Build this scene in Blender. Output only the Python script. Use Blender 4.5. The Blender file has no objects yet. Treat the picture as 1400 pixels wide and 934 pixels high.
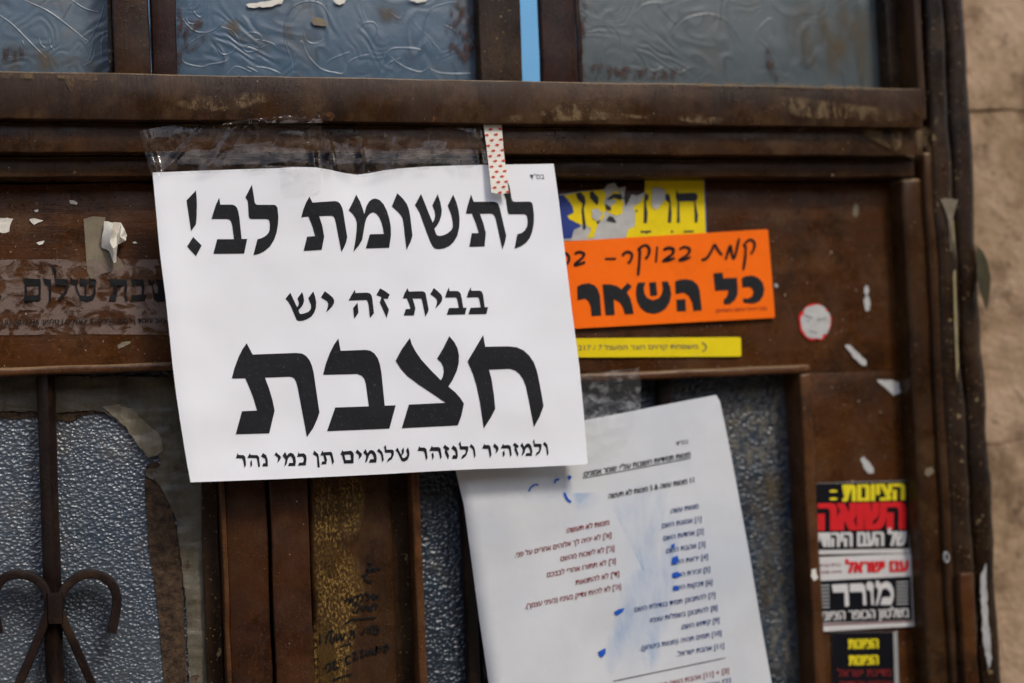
import bpy, bmesh, math, random
from mathutils import Vector, Matrix, noise
from mathutils.geometry import tessellate_polygon

random.seed(7)
SC = bpy.context.scene
COL = SC.collection

# ------------------------------------------------------------------ camera
W, H, FPX = 1400.0, 934.0, 1944.0          # 50 mm on a 36 mm wide sensor
DIST = 1.02                                # camera to door plane (y = 0), metres
YAW, PITCH, ROLL = (math.radians(a) for a in (15.6, 2.2, -2.47))
cF = Vector((math.sin(YAW)*math.cos(PITCH), math.cos(YAW)*math.cos(PITCH), math.sin(PITCH)))
r0 = Vector((math.cos(YAW), -math.sin(YAW), 0)); u0 = r0.cross(cF)
cR = r0*math.cos(ROLL) + u0*math.sin(ROLL)
cU = u0*math.cos(ROLL) - r0*math.sin(ROLL)
camd = bpy.data.cameras.new("camera"); cam = bpy.data.objects.new("camera", camd); COL.objects.link(cam)
cam.matrix_world = Matrix(((cR.x, cU.x, -cF.x, 0), (cR.y, cU.y, -cF.y, -DIST), (cR.z, cU.z, -cF.z, 0), (0, 0, 0, 1)))
camd.sensor_width = 36; camd.lens = 36*FPX/W; camd.clip_start = 0.02; camd.clip_end = 3000
SC.camera = cam

def P(px, py, y=0.0):
    """point of the plane at depth y (metres behind the door panel face) that the photograph shows at px, py"""
    d = cR*((px - W/2)/FPX) - cU*((py - H/2)/FPX) + cF
    t = (y + DIST)/d.y
    return Vector((d.x*t, y, d.z*t))

camd.dof.use_dof = True
fp = P(400, 400, -0.033) - Vector((0, -DIST, 0))
camd.dof.focus_distance = fp.dot(cF)
camd.dof.aperture_fstop = 2.3
camd.dof.aperture_blades = 9

# ------------------------------------------------------------------ light
SUN_EL, SUN_AZ = math.radians(44), math.radians(24)    # azimuth: to the right of the door's outward normal
world = bpy.data.worlds.new("World"); SC.world = world; world.use_nodes = True
wn = world.node_tree.nodes; wl = world.node_tree.links
bg = wn["Background"]
sky = wn.new("ShaderNodeTexSky"); sky.sky_type = 'NISHITA'; sky.sun_disc = False
sky.sun_elevation = SUN_EL; sky.sun_rotation = math.pi - SUN_AZ
sky.air_density = 1.0; sky.dust_density = 2.0; sky.ozone_density = 1.0
wl.new(sky.outputs[0], bg.inputs[0]); bg.inputs[1].default_value = 0.15
sund = bpy.data.lights.new("sun", 'SUN'); sun = bpy.data.objects.new("sun", sund); COL.objects.link(sun)
sund.energy = 1.15; sund.angle = math.radians(11); sund.color = (1.0, 0.945, 0.86)
ldir = Vector((-math.sin(SUN_AZ)*math.cos(SUN_EL), math.cos(SUN_AZ)*math.cos(SUN_EL), -math.sin(SUN_EL)))
sun.rotation_euler = ldir.to_track_quat('-Z', 'Y').to_euler(); sun.location = -ldir*5
SC.view_settings.view_transform = 'Standard'; SC.view_settings.look = 'None'
SC.view_settings.exposure = 0.62; SC.view_settings.gamma = 1.0
SC.view_settings.use_curve_mapping = False
SC.cycles.use_denoising = True
SC.cycles.max_bounces = 6
SC.cycles.transparent_max_bounces = 12
SC.cycles.sample_clamp_indirect = 4.0

# ------------------------------------------------------------------ material helpers
class NT:
    def __init__(s, name):
        s.m = bpy.data.materials.new(name); s.m.use_nodes = True
        s.t = s.m.node_tree; s.b = s.t.nodes["Principled BSDF"]; s.out = s.t.nodes["Material Output"]
        s.tc = s.t.nodes.new("ShaderNodeTexCoord")
    def link(s, a, b): s.t.links.new(a, b)
    def val(s, node, key, v):
        i = node.inputs[key]
        if hasattr(v, "is_linked") or isinstance(v, bpy.types.NodeSocket): s.link(v, i)
        else: i.default_value = (*v, 1.0) if isinstance(v, tuple) and len(v) == 3 and i.type == 'RGBA' else v
    def map(s, sc=(1, 1, 1), loc=(0, 0, 0), rot=(0, 0, 0), src='Object'):
        n = s.t.nodes.new("ShaderNodeMapping"); s.link(s.tc.outputs[src], n.inputs[0])
        n.inputs["Scale"].default_value = sc; n.inputs["Location"].default_value = loc; n.inputs["Rotation"].default_value = rot
        return n.outputs[0]
    def noise(s, scale, detail=6, rough=.6, vec=None, dist=0.0):
        n = s.t.nodes.new("ShaderNodeTexNoise")
        s.link(vec if vec else s.tc.outputs['Object'], n.inputs['Vector'])
        n.inputs['Scale'].default_value = scale; n.inputs['Detail'].default_value = detail
        n.inputs['Roughness'].default_value = rough; n.inputs['Distortion'].default_value = dist
        return n.outputs[0]
    def voro(s, scale, feature='F1', vec=None, smooth=.3, out='Distance'):
        n = s.t.nodes.new("ShaderNodeTexVoronoi"); n.feature = feature
        s.link(vec if vec else s.tc.outputs['Object'], n.inputs['Vector'])
        n.inputs['Scale'].default_value = scale
        if feature == 'SMOOTH_F1': n.inputs['Smoothness'].default_value = smooth
        return n.outputs[out]
    def ramp(s, f, lo, hi, a=0.0, b=1.0):
        n = s.t.nodes.new("ShaderNodeMapRange"); n.interpolation_type = 'SMOOTHSTEP'
        s.val(n, 0, f); n.inputs[1].default_value = lo; n.inputs[2].default_value = hi
        n.inputs[3].default_value = a; n.inputs[4].default_value = b
        return n.outputs[0]
    def mix(s, f, a, b):
        n = s.t.nodes.new("ShaderNodeMix"); n.data_type = 'RGBA'
        s.val(n, 0, f)
        for k, v in ((6, a), (7, b)):
            if isinstance(v, bpy.types.NodeSocket): s.link(v, n.inputs[k])
            else: n.inputs[k].default_value = (*v, 1)
        return n.outputs[2]
    def math(s, op, a, b=0.0):
        n = s.t.nodes.new("ShaderNodeMath"); n.operation = op
        s.val(n, 0, a); s.val(n, 1, b)
        return n.outputs[0]
    def sep(s, src='Object'):
        n = s.t.nodes.new("ShaderNodeSeparateXYZ"); s.link(s.tc.outputs[src], n.inputs[0]); return n.outputs
    def normal_z(s):
        g = s.t.nodes.new("ShaderNodeNewGeometry"); n = s.t.nodes.new("ShaderNodeSeparateXYZ")
        s.link(g.outputs['Normal'], n.inputs[0]); return n.outputs[2]
    def bump(s, h, strength=.5, dist=.001, chain=None):
        n = s.t.nodes.new("ShaderNodeBump"); s.link(h, n.inputs['Height'])
        n.inputs['Strength'].default_value = strength; n.inputs['Distance'].default_value = dist
        if chain: s.link(chain, n.inputs['Normal'])
        return n.outputs[0]
    def done(s, color=None, rough=.5, normal=None, spec=.5, **kw):
        if color is not None: s.val(s.b, 'Base Color', color)
        s.val(s.b, 'Roughness', rough); s.val(s.b, 'Specular IOR Level', spec)
        if normal: s.link(normal, s.b.inputs['Normal'])
        for k, v in kw.items(): s.val(s.b, k, v)
        return s.m

def plain(name, col, rough=.6, spec=.3, var=.12, scale=60, wear=0):
    n = NT(name)
    f = n.noise(scale, 5, .6)
    c = n.mix(f, tuple(x*(1-var) for x in col), tuple(min(1, x*(1+var)) for x in col))
    if wear:
        w = n.math('MAXIMUM', n.ramp(n.noise(1, 4, .6, n.map((30, 30, 420), rot=(0, .5, 0))), .69, .73), n.ramp(n.noise(210, 6, .7), .69, .72))
        c = n.mix(n.math('MULTIPLY', w, wear), c, (.45, .40, .34))
        c = n.mix(n.ramp(n.noise(28, 7, .7, n.map((1, 1, 1), (2, 5, 1))), .5, .75, 0, .35), c, tuple(x*.62 for x in col))
    return n.done(c, rough, n.bump(n.math('ADD', n.noise(900, 3), n.math('MULTIPLY', n.noise(60, 4), 2.5)), .22, .0008), spec)

def brown_paint(name, dark, light, chip=.70, chipcol=(.36, .29, .21), dust=.0, rust=.66, rough=.30, streak=(6, 6, 60), gold=None, dustcol=(.12, .065, .026), spec=.2, grime=.35):
    n = NT(name)
    a = n.noise(9, 7, .62)
    st = n.noise(1, 6, .6, n.map(streak))
    f = n.math('ADD', n.math('MULTIPLY', a, .6), n.math('MULTIPLY', st, .4))
    c = n.mix(n.ramp(f, .33, .68), dark, light)
    # brushed streaks and grime
    g = n.ramp(n.noise(26, 9, .75, n.map((1, 1, 1), (3, 1, 2))), .46, .66, 0, grime)
    c = n.mix(g, c, dustcol)
    dk = n.ramp(n.noise(17, 9, .78, n.map((1, 1, 1), (9, 2, 6))), .50, .64, 0, .7)
    c = n.mix(dk, c, tuple(x*.38 for x in dark))
    sp = n.ramp(n.noise(620, 3, .6), .56, .70, 0, .45)
    c = n.mix(sp, c, tuple(x*1.9+.006 for x in light))
    sc = n.ramp(n.noise(1, 3, .5, n.map((900, 50, 26) if streak[0] >= streak[2] else (26, 50, 900), rot=(0, .12, 0))), .70, .74, 0, .35)
    c = n.mix(sc, c, tuple(x*2.0+.01 for x in light))
    r = n.ramp(n.noise(33, 8, .7, n.map((1, 1, 1), (7, 2, 5))), rust, rust+.05)
    c = n.mix(n.math('MULTIPLY', r, .65), c, (.13, .05, .016))
    if gold:
        gm = n.math('MULTIPLY', n.ramp(n.noise(240, 4, .7, n.map((1.6, 1, .7))), .42, .6),
                    n.ramp(n.noise(14, 5, .6, n.map((1, 1, .5), (.3, 0, 1))), gold[0], gold[0]+.12))
        c = n.mix(gm, c, gold[1])
    # small chips down to the primer
    ch = n.math('MAXIMUM', n.ramp(n.noise(95, 6, .62, n.map((1, 1, .8), (1, 4, 2))), chip, chip+.015),
                n.ramp(n.noise(420, 2, .5, n.map((1, 1, 1), (5, 4, 2))), chip+.035, chip+.05))
    c = n.mix(ch, c, chipcol)
    if dust:
        nz = n.math('ADD', n.normal_z(), n.math('MULTIPLY', n.math('SUBTRACT', n.noise(45, 6, .7), .5), 1.1))
        c = n.mix(n.ramp(nz, .25, .75, 0, dust), c, (.42, .29, .15))
    h = n.math('ADD', n.math('MULTIPLY', n.noise(60, 5, .6), .25), n.math('MULTIPLY', n.noise(1, 4, .6, n.map(tuple(q*9 for q in streak))), .30))
    h = n.math('SUBTRACT', h, n.math('MULTIPLY', ch, .35))
    blis = n.ramp(n.noise(480, 2, .5, n.map((1, 1, 1), (9, 3, 1))), .62, .74)
    h = n.math('ADD', h, n.math('MULTIPLY', n.math('MULTIPLY', blis, .6), n.ramp(n.noise(12, 3, .5), .5, .62)))
    ro = n.ramp(n.noise(30, 6, .65), .3, .7, rough-.10, rough+.2)
    return n.done(c, ro, n.bump(h, .6, .0012), spec)

M = {}
M['brown'] = brown_paint('brown_door_paint', (0.036, 0.012, 0.003), (0.084, 0.0285, 0.0068))
M['rail'] = brown_paint('brown_rail_paint_shaded', (0.017, 0.0072, 0.0026), (0.043, 0.0175, 0.0058), chip=.715, streak=(60, 6, 6), dust=.6)  # base darkened to put in the light falloff at the top
M['moulding'] = brown_paint('brown_moulding_paint', (0.02, 0.0084, 0.003), (0.052, 0.0215, 0.007), chip=.715, streak=(60, 6, 6), dust=.75)
M['stile'] = brown_paint('brown_stile_paint', (0.026, 0.0092, 0.0034), (0.05, 0.017, 0.006), chip=.735, streak=(60, 6, 4), rust=.7, grime=.15, rough=.33)
M['rusty'] = brown_paint('worn_stile_paint', (0.02, 0.0086, 0.0034), (0.046, 0.0195, 0.0074), chip=.75, streak=(50, 6, 5), grime=.25)
M['jamb'] = brown_paint('dark_jamb_paint', (.010, .0055, .003), (.032, .015, .007), chip=.65, chipcol=(.22, .15, .07), streak=(80, 6, 5), grime=.25, dustcol=(.10, .06, .025), dust=.4)
M['maroon'] = brown_paint('maroon_sash_paint', (0.011, 0.004, 0.0026), (0.03, 0.0095, 0.0056), chip=.74, streak=(60, 6, 6), grime=.12)
M['iron'] = brown_paint('iron_bar_paint', (.006, .0035, .0028), (.018, .0085, .006), chip=.76, grime=.2, streak=(30, 30, 30), rough=.36)
M['lip'] = brown_paint('lip_paint', (0.045, 0.017, 0.006), (0.1, 0.04, 0.014), chip=.71, chipcol=(.34, .2, .09), grime=.2, streak=(40, 6, 40), rough=.3, dust=.3)

def glass(name, c0, c1, scale, bstr, rough=.12, edge=None, style='hammer', spec=.6, dirt=.25, dirtcol=(.10, .075, .045), ior=1.5, facet=False):
    n = NT(name)
    big = n.noise(7, 5, .6)
    c = n.mix(n.ramp(big, .3, .7), c0, c1)
    d = n.ramp(n.noise(22, 8, .7, n.map((1, 1, 1), (2, 0, 4))), .52, .75, 0, dirt)
    c = n.mix(d, c, dirtcol)
    if style == 'hammer':
        vec = n.map((1, 1, 1.25), rot=(0, .5, 0))
        w = n.t.nodes.new("ShaderNodeVectorMath"); w.operation = 'ADD'
        nn = n.t.nodes.new("ShaderNodeTexNoise"); nn.inputs['Scale'].default_value = scale*.6; n.link(vec, nn.inputs['Vector'])
        sc = n.t.nodes.new("ShaderNodeVectorMath"); sc.operation = 'SCALE'; n.link(nn.outputs[1], sc.inputs[0]); sc.inputs['Scale'].default_value = .9/scale
        n.link(vec, w.inputs[0]); n.link(sc.outputs[0], w.inputs[1])
        h = n.math('ADD', n.voro(scale, 'F1' if facet else 'SMOOTH_F1', w.outputs[0], .25), n.math('MULTIPLY', n.noise(scale*.8, 2, .5, vec), .35))
        nor = n.bump(h, bstr, .9/scale)
    else:
        w1 = n.math('SINE', n.math('MULTIPLY', n.noise(13, 2, .45, None, 1.2), 70.0))
        w2 = n.math('SINE', n.math('MULTIPLY', n.noise(24, 1, .4, n.map((1, 1, 1), (4, 0, 7)), .6), 95.0))
        msk = n.ramp(n.noise(16, 2, .5, n.map((1, 1, 1), (8, 0, 3))), .44, .58)
        h = n.math('ADD', n.math('MULTIPLY', n.math('MULTIPLY', w1, msk), .30), n.math('MULTIPLY', n.noise(60, 4, .6), .8))
        h = n.math('ADD', h, n.math('MULTIPLY', n.math('MULTIPLY', w2, n.math('SUBTRACT', 1.0, msk)), .12))
        line = n.ramp(n.math('MULTIPLY', w1, msk), .75, .98, 0, .55)
        c = n.mix(line, c, tuple(x*.45 for x in c0))
        nor = n.bump(h, bstr, .001)
    return n.done(c, n.ramp(n.noise(40, 6, .7), .3, .75, rough, rough+.16), nor, spec, IOR=ior)

M['glass_hammer'] = glass('hammered_glass', (.031, .048, .070), (.064, .077, .088), 360, .42, .27, dirt=.5, spec=.8, ior=1.6)
M['glass_dark'] = glass('dark_pebbled_glass', (.008, .017, .030), (.024, .044, .068), 300, .45, .24, dirt=.8, dirtcol=(.065, .056, .038), spec=.8)
M['glass_floral'] = glass('embossed_floral_glass', (.038, .080, .130), (.066, .100, .130), 200, .5, .30, style='smooth', dirt=.85, dirtcol=(.10, .08, .05))
M['glass_grey'] = glass('grey_embossed_glass', (.060, .080, .088), (.085, .105, .110), 200, .35, .3, style='smooth', dirt=.7, dirtcol=(.09, .065, .042))

def putty_mat(name='old_putty', k=1.0):
    n = NT(name)
    f = n.noise(24, 9, .72, n.map((1, 1, .35)))
    c = n.mix(n.ramp(f, .3, .7), tuple(q*k for q in (.036, .030, .019)), tuple(q*k for q in (.135, .115, .078)))
    c = n.mix(n.ramp(n.noise(50, 8, .75, n.map((1, 1, 1), (3, 3, 3))), .58, .66), c, (.05, .025, .010))
    h = n.math('ADD', n.noise(60, 6, .65), n.math('MULTIPLY', n.noise(400, 4, .6), .3))
    return n.done(c, .45, n.bump(h, .6, .002), .4)
M['putty'] = putty_mat(); M['putty_pale'] = putty_mat('pale_putty', 1.9)
def rustcrust():
    n = NT('rust_crust')
    f = n.noise(160, 6, .7)
    c = n.mix(n.ramp(f, .3, .7), (.018, .010, .006), (.10, .06, .032))
    return n.done(c, .75, n.bump(n.noise(420, 5, .7), .9, .002), .25)
M['crust'] = rustcrust()

def paper_mat(name, col, mott=.05, scale=12, grey=None):
    n = NT(name)
    f = n.noise(scale, 6, .6)
    c = n.mix(n.ramp(f, .3, .7), tuple(x*(1-mott) for x in col), col)
    if grey:
        c = n.mix(n.ramp(n.noise(9, 5, .6, n.map((1, 1, 1), (4, 0, 2))), .45, .7, 0, .55), c, grey)
        c = n.mix(n.ramp(n.noise(130, 7, .7), .66, .72, 0, .25), c, (.35, .34, .32))
    h = n.math('ADD', n.math('MULTIPLY', n.noise(35, 5, .55), .6), n.math('MULTIPLY', n.noise(1500, 2, .5), .05))
    return n.done(c, .62, n.bump(h, .16, .003), .3)
M['paper'] = paper_mat('white_paper', (.79, .79, .80), .03)
M['paper_old'] = paper_mat('weathered_laminated_paper', (.62, .63, .63), .12, 14, (.50, .54, .60))
def ink_mat(name, col, fade=.0):
    n = NT(name)
    c = n.mix(n.ramp(n.noise(260, 6, .7), .45, .8, 0, .35), col, tuple(min(1, x*1.5+.012) for x in col))
    if fade: c = n.mix(n.ramp(n.noise(800, 4, .7), .60, .70, 0, fade), c, (.4, .4, .4))
    return n.done(c, .55, None, .15)
M['ink'] = ink_mat('black_ink', (.013, .0135, .015), .16)
M['ink_small'] = ink_mat('black_small_print', (.03, .03, .034))
M['ink_grey'] = ink_mat('grey_ink', (.10, .10, .10))
M['ink_blue'] = ink_mat('blue_ink', (.022, .05, .16))
M['ink_red'] = ink_mat('red_ink', (.22, .02, .02))
M['ink_bright'] = ink_mat('bright_blue_marker', (.015, .085, .42))
M['marker'] = ink_mat('black_marker', (.006, .006, .006))
M['orange'] = plain('orange_sticker', (.93, .150, .003), .5, .12, .06, 60, .4)
M['yellow'] = plain('yellow_sticker', (.80, .60, .008), .5, .12, .08, 60, .4)
M['yellow2'] = plain('yellow_strip', (.76, .58, .008), .5, .12, .10, 20, .4)
M['white'] = plain('white_sticker_paper', (.60, .58, .55), .6, .3, .10, 60, .3)
M['torn'] = plain('torn_paper_core', (.46, .45, .42), .8, .2, .35, 110)
M['black'] = plain('black_sticker', (.0055, .0055, .008), .5, .12, .3, 60, .3)
M['blue'] = plain('blue_sticker', (.012, .035, .22), .45, .35, .15)
M['st_yellow'] = plain('sticker_yellow_print', (.75, .62, .015), .5, .3, .1)
M['st_red'] = plain('sticker_red_print', (.62, .012, .016), .5, .3, .1)
M['st_darkred'] = plain('sticker_dark_red_print', (.17, .014, .014), .5, .3, .1)
M['st_white'] = plain('sticker_white_print', (.60, .58, .55), .5, .3, .15, 200)
M['st_grey'] = plain('sticker_grey_print', (.30, .30, .29), .5, .3, .15)
M['residue'] = plain('glue_residue', (.17, .135, .085), .55, .35, .45, 90)
M['tissue'] = plain('crumpled_tissue', (.66, .62, .54), .8, .2, .16, 130)
M['washi'] = plain('cream_tape', (.76, .70, .60), .6, .3, .06)
M['washi_red'] = plain('red_tape_print', (.55, .055, .03), .6, .3, .15)
M['flap'] = plain('olive_paint_flap', (.33, .255, .12), .55, .3, .3, 60)

def tape_mat(name, base_a, patch, col=(.55, .54, .54), pscale=38, lo=.46, hi=.54, rough=.09, bscale=90, bstr=.6):
    n = NT(name)
    v = n.map((1, 1, 1.4))
    p = n.ramp(n.noise(pscale, 7, .62, v, .6), lo, hi, base_a, patch)
    nor = n.bump(n.math('ADD', n.noise(bscale, 4, .55, None, .8), n.math('MULTIPLY', n.noise(bscale*4, 3, .6), .2)), bstr, .002)
    n.done(col, rough, nor, .55)
    gl = n.t.nodes.new("ShaderNodeBsdfGlossy"); gl.inputs['Roughness'].default_value = rough; n.link(nor, gl.inputs['Normal'])
    lw = n.t.nodes.new("ShaderNodeLayerWeight"); n.link(nor, lw.inputs['Normal'])
    fr = n.math('ADD', .022, n.math('MULTIPLY', n.math('POWER', lw.outputs['Facing'], 4.0), .35))
    tr = n.t.nodes.new("ShaderNodeBsdfTransparent")
    m1 = n.t.nodes.new("ShaderNodeMixShader"); m2 = n.t.nodes.new("ShaderNodeMixShader")
    n.link(fr, m1.inputs[0]); n.link(tr.outputs[0], m1.inputs[1]); n.link(gl.outputs[0], m1.inputs[2])
    n.link(p, m2.inputs[0]); n.link(m1.outputs[0], m2.inputs[1]); n.link(n.b.outputs[0], m2.inputs[2])
    n.link(m2.outputs[0], n.out.inputs[0])
    return n.m
M['tape'] = tape_mat('clear_tape', .0, .20, (.21, .16, .13), 110, .44, .60, rough=.06, bscale=20, bstr=.16)
M['tape_sticker'] = tape_mat('clear_sticker_film', .0, .55, (.25, .185, .155), 80, .43, .56, rough=.14, bscale=50, bstr=.4)
M['tape_paper'] = tape_mat('clear_tape_on_paper', .03, .15, (.80, .80, .80), 90, .48, .6, rough=.07, bscale=70, bstr=.5)

def smudge_mat(name, col, k=1.0, fine=0):
    n = NT(name)
    at = n.t.nodes.new("ShaderNodeAttribute"); at.attribute_name = 'fade'
    f = n.math('MULTIPLY', at.outputs['Fac'], n.ramp(n.noise(55, 6, .65, n.map((1.4, 1, .5))), .36, .66, .05, k))
    if fine: f = n.math('MULTIPLY', n.ramp(at.outputs['Fac'], 0, .6), n.ramp(n.noise(fine, 6, .75, n.map((1.5, 1, .8))), .46, .60, .03, k))
    n.done(col, .6, None, .2)
    tr = n.t.nodes.new("ShaderNodeBsdfTransparent"); m = n.t.nodes.new("ShaderNodeMixShader")
    n.link(f, m.inputs[0]); n.link(tr.outputs[0], m.inputs[1]); n.link(n.b.outputs[0], m.inputs[2]); n.link(m.outputs[0], n.out.inputs[0])
    return n.m
M['smear'] = smudge_mat('pale_blue_ink_smear', (.26, .47, .78), .27)

def stone_mat():
    n = NT('limestone')
    c = n.mix(n.ramp(n.noise(5, 7, .6), .3, .7), (.34, .215, .115), (.60, .41, .25))
    c = n.mix(n.ramp(n.noise(11, 9, .72), .46, .66, 0, .8), c, (.68, .47, .31))
    c = n.mix(n.ramp(n.noise(16, 8, .7, n.map((1, 1, 1), (3, 3, 3))), .50, .66, 0, .75), c, (.17, .105, .055))
    c = n.mix(n.ramp(n.noise(70, 6, .7), .60, .68, 0, .6), c, (.10, .06, .035))
    h = n.math('ADD', n.noise(22, 9, .72), n.math('MULTIPLY', n.noise(120, 6, .65), .25))
    return n.done(c, .85, n.bump(h, .9, .014), .15)
M['stone'] = stone_mat()
M['mortar'] = plain('mortar', (.38, .26, .17), .9, .1, .3, 40)
def ground_mat():
    n = NT('stone_paving')
    b = n.t.nodes.new("ShaderNodeTexBrick"); n.link(n.tc.outputs['Object'], b.inputs[0]); b.inputs['Scale'].default_value = 2.2
    b.inputs['Color1'].default_value = (.50, .42, .32, 1); b.inputs['Color2'].default_value = (.42, .34, .26, 1); b.inputs['Mortar'].default_value = (.12, .1, .08, 1)
    return n.done(b.outputs[0], .7, n.bump(n.noise(8, 6), .4, .01), .3)
M['ground'] = ground_mat()
M['slit_blue'] = plain('sky_blue_backdrop', (.15, .37, .60), .8, .2, .12, 6)  # colour stands in for the bright sky through the slit

# ------------------------------------------------------------------ mesh helpers
def finish(name, bm, mat, parent=None, smooth=None, base=None):
    me = bpy.data.meshes.new(name)
    bmesh.ops.recalc_face_normals(bm, faces=bm.faces[:]) if smooth is not None and smooth >= 0 else None
    bm.to_mesh(me); bm.free()
    o = bpy.data.objects.new(name, me); COL.objects.link(o)
    me.materials.append(mat)
    if smooth is not None:
        for p in me.polygons: p.use_smooth = True
        me.set_sharp_from_angle(angle=abs(smooth) if smooth else math.radians(40))
    if parent is not None:
        w = Vector((0, 0, 0)); q = parent
        while q: w += q.location; q = q.parent
        me.transform(Matrix.Translation(-w)); o.parent = parent
    else:
        xs = [v.co for v in me.vertices]
        b = Vector(((min(v.x for v in xs)+max(v.x for v in xs))/2, max(v.y for v in xs), min(v.z for v in xs)))
        me.transform(Matrix.Translation(-b)); o.location = b
    return o

def tag(o, label=None, cat=None, group=None, kind=None):
    if label: o['label'] = label
    if cat: o['category'] = cat
    if group: o['group'] = group
    if kind: o['kind'] = kind
    return o

def thing(name, loc, label, cat, group=None):
    o = bpy.data.objects.new(name, None); COL.objects.link(o); o.location = loc
    o.empty_display_size = .05
    return tag(o, label, cat, group)

def box(bm, x0, x1, z0, z1, yf, yb, bev=.0016, wob=.00035, seg=.022):
    """a slightly uneven bevelled bar; yf is the face towards the street"""
    t = bmesh.new(); bmesh.ops.create_cube(t, size=1)
    bmesh.ops.scale(t, vec=(x1-x0, yb-yf, z1-z0), verts=t.verts)
    bmesh.ops.translate(t, vec=((x0+x1)/2, (yf+yb)/2, (z0+z1)/2), verts=t.verts)
    if bev: bmesh.ops.bevel(t, geom=t.edges[:], offset=min(bev, (x1-x0)*.4, (z1-z0)*.4, (yb-yf)*.4), segments=3, affect='EDGES', profile=.5)
    for ax, a, b in ((0, x0, x1), (2, z0, z1)):
        nseg = int((b-a)/seg)
        for i in range(1, min(nseg, 90)):
            co = Vector((0, 0, 0)); co[ax] = a+(b-a)*i/nseg; no = Vector((0, 0, 0)); no[ax] = 1
            bmesh.ops.bisect_plane(t, geom=t.verts[:]+t.edges[:]+t.faces[:], plane_co=co, plane_no=no)
    if wob:
        for v in t.verts: v.co += noise.noise_vector(v.co*28)*wob*1.6 + noise.noise_vector(v.co*110)*wob*.5
    me = bpy.data.meshes.new('tmp'); t.to_mesh(me); t.free(); bm.from_mesh(me); bpy.data.meshes.remove(me)

def pbox(bm, a, b, yf, yb, x0=None, x1=None, z0=None, z1=None, **k):
    """box between two photographed corners (top left, bottom right) of its front face"""
    A = P(*a, yf); B = P(*b, yf)
    box(bm, x0 if x0 is not None else A.x, x1 if x1 is not None else B.x, z0 if z0 is not None else B.z, z1 if z1 is not None else A.z, yf, yb, **k)

def catmull(pts, n=8, closed=False):
    out = []; N = len(pts)
    pts = [Vector(p) for p in pts]
    for i in range(N if closed else N-1):
        p0 = pts[(i-1) % N] if closed or i > 0 else pts[0]*2-pts[1]
        p1 = pts[i]; p2 = pts[(i+1) % N]
        p3 = pts[(i+2) % N] if closed or i+2 < N else pts[-1]*2-pts[-2]
        for k in range(n):
            t = k/n
            out.append(.5*((2*p1)+(p2-p0)*t+(2*p0-5*p1+4*p2-p3)*t*t+(3*p1-p0-3*p2+p3)*t**3))
    if not closed: out.append(pts[-1])
    return out

def poly2d(bm, loops):
    """fill photographed-pixel polygons (outer, holes...) as flat faces of bm in pixel space"""
    vs = [[Vector((p[0], p[1], 0)) for p in l] for l in loops]
    flat = [v for l in vs for v in l]
    bv = [bm.verts.new(v) for v in flat]
    for tri in tessellate_polygon(vs):
        a, b, c = (bv[i] for i in tri)
        try: bm.faces.new((a, b, c))
        except ValueError: pass

def ribbon2d(bm, path, w, smooth=6):
    pts = catmull([(*p, 0) for p in path], smooth) if len(path) > 2 else [Vector((*p, 0)) for p in path]
    prev = None; n = len(pts)
    for i, p in enumerate(pts):
        t = (pts[min(i+1, n-1)]-pts[max(i-1, 0)])
        if t.length < 1e-6: continue
        t.normalize(); s = Vector((-t.y, t.x, 0))*w/2*(.72 if i in (0, n-1) else 1)*(1+.18*noise.noise(p*.13))
        cur = (bm.verts.new(p+s), bm.verts.new(p-s))
        if prev: bm.faces.new((prev[0], prev[1], cur[1], cur[0]))
        prev = cur

def drape(bm, depth, cell=None, off=0.0):
    """take a bm from pixel space onto the surface y = depth(px, py) - off"""
    if cell:
        xs = [v.co.x for v in bm.verts]; ys = [v.co.y for v in bm.verts]
        for ax, lo, hi in ((0, min(xs), max(xs)), (1, min(ys), max(ys))):
            k = math.floor(lo/cell)+1
            while k*cell < hi:
                co = Vector((0, 0, 0)); co[ax] = k*cell; no = Vector((0, 0, 0)); no[ax] = 1
                bmesh.ops.bisect_plane(bm, geom=bm.verts[:]+bm.edges[:]+bm.faces[:], plane_co=co, plane_no=no)
                k += 1
    for v in bm.verts:
        px, py, lay = v.co
        v.co = P(px, py, depth(px, py)-off-lay*.00004)
    # face the street
    bm.normal_update()
    for f in bm.faces:
        if f.normal.y > 0: f.normal_flip()

def sheet(name, edges_or_poly, depth, mat, parent=None, cell=14, off=0.0, thick=.0):
    bm = bmesh.new(); poly2d(bm, [edges_or_poly]); drape(bm, depth, cell, off)
    if thick:
        bmesh.ops.remove_doubles(bm, verts=bm.verts[:], dist=1e-6)
        r = bmesh.ops.extrude_face_region(bm, geom=bm.faces[:])
        for g in r['geom']:
            if isinstance(g, bmesh.types.BMVert): g.co.y += thick
        # the first faces keep facing the street; drop nothing, both sides show
        bm.normal_update()
    return finish(name, bm, mat, parent, smooth=-math.radians(50))

def jag(poly, a=.9, step=3.5):
    out = []
    for i, p in enumerate(poly):
        q_ = poly[(i+1) % len(poly)]; n = max(1, int(math.hypot(q_[0]-p[0], q_[1]-p[1])/step))
        for k in range(n):
            x, y = p[0]+(q_[0]-p[0])*k/n, p[1]+(q_[1]-p[1])*k/n
            w = noise.noise_vector(Vector((x*.45, y*.45, 2)))*a*1.5
            out.append((x+w.x, y+w.y))
    return out
def crop(ox, oy, s, pts): return [(ox+x/s, oy+y/s) for x, y in pts]

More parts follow.
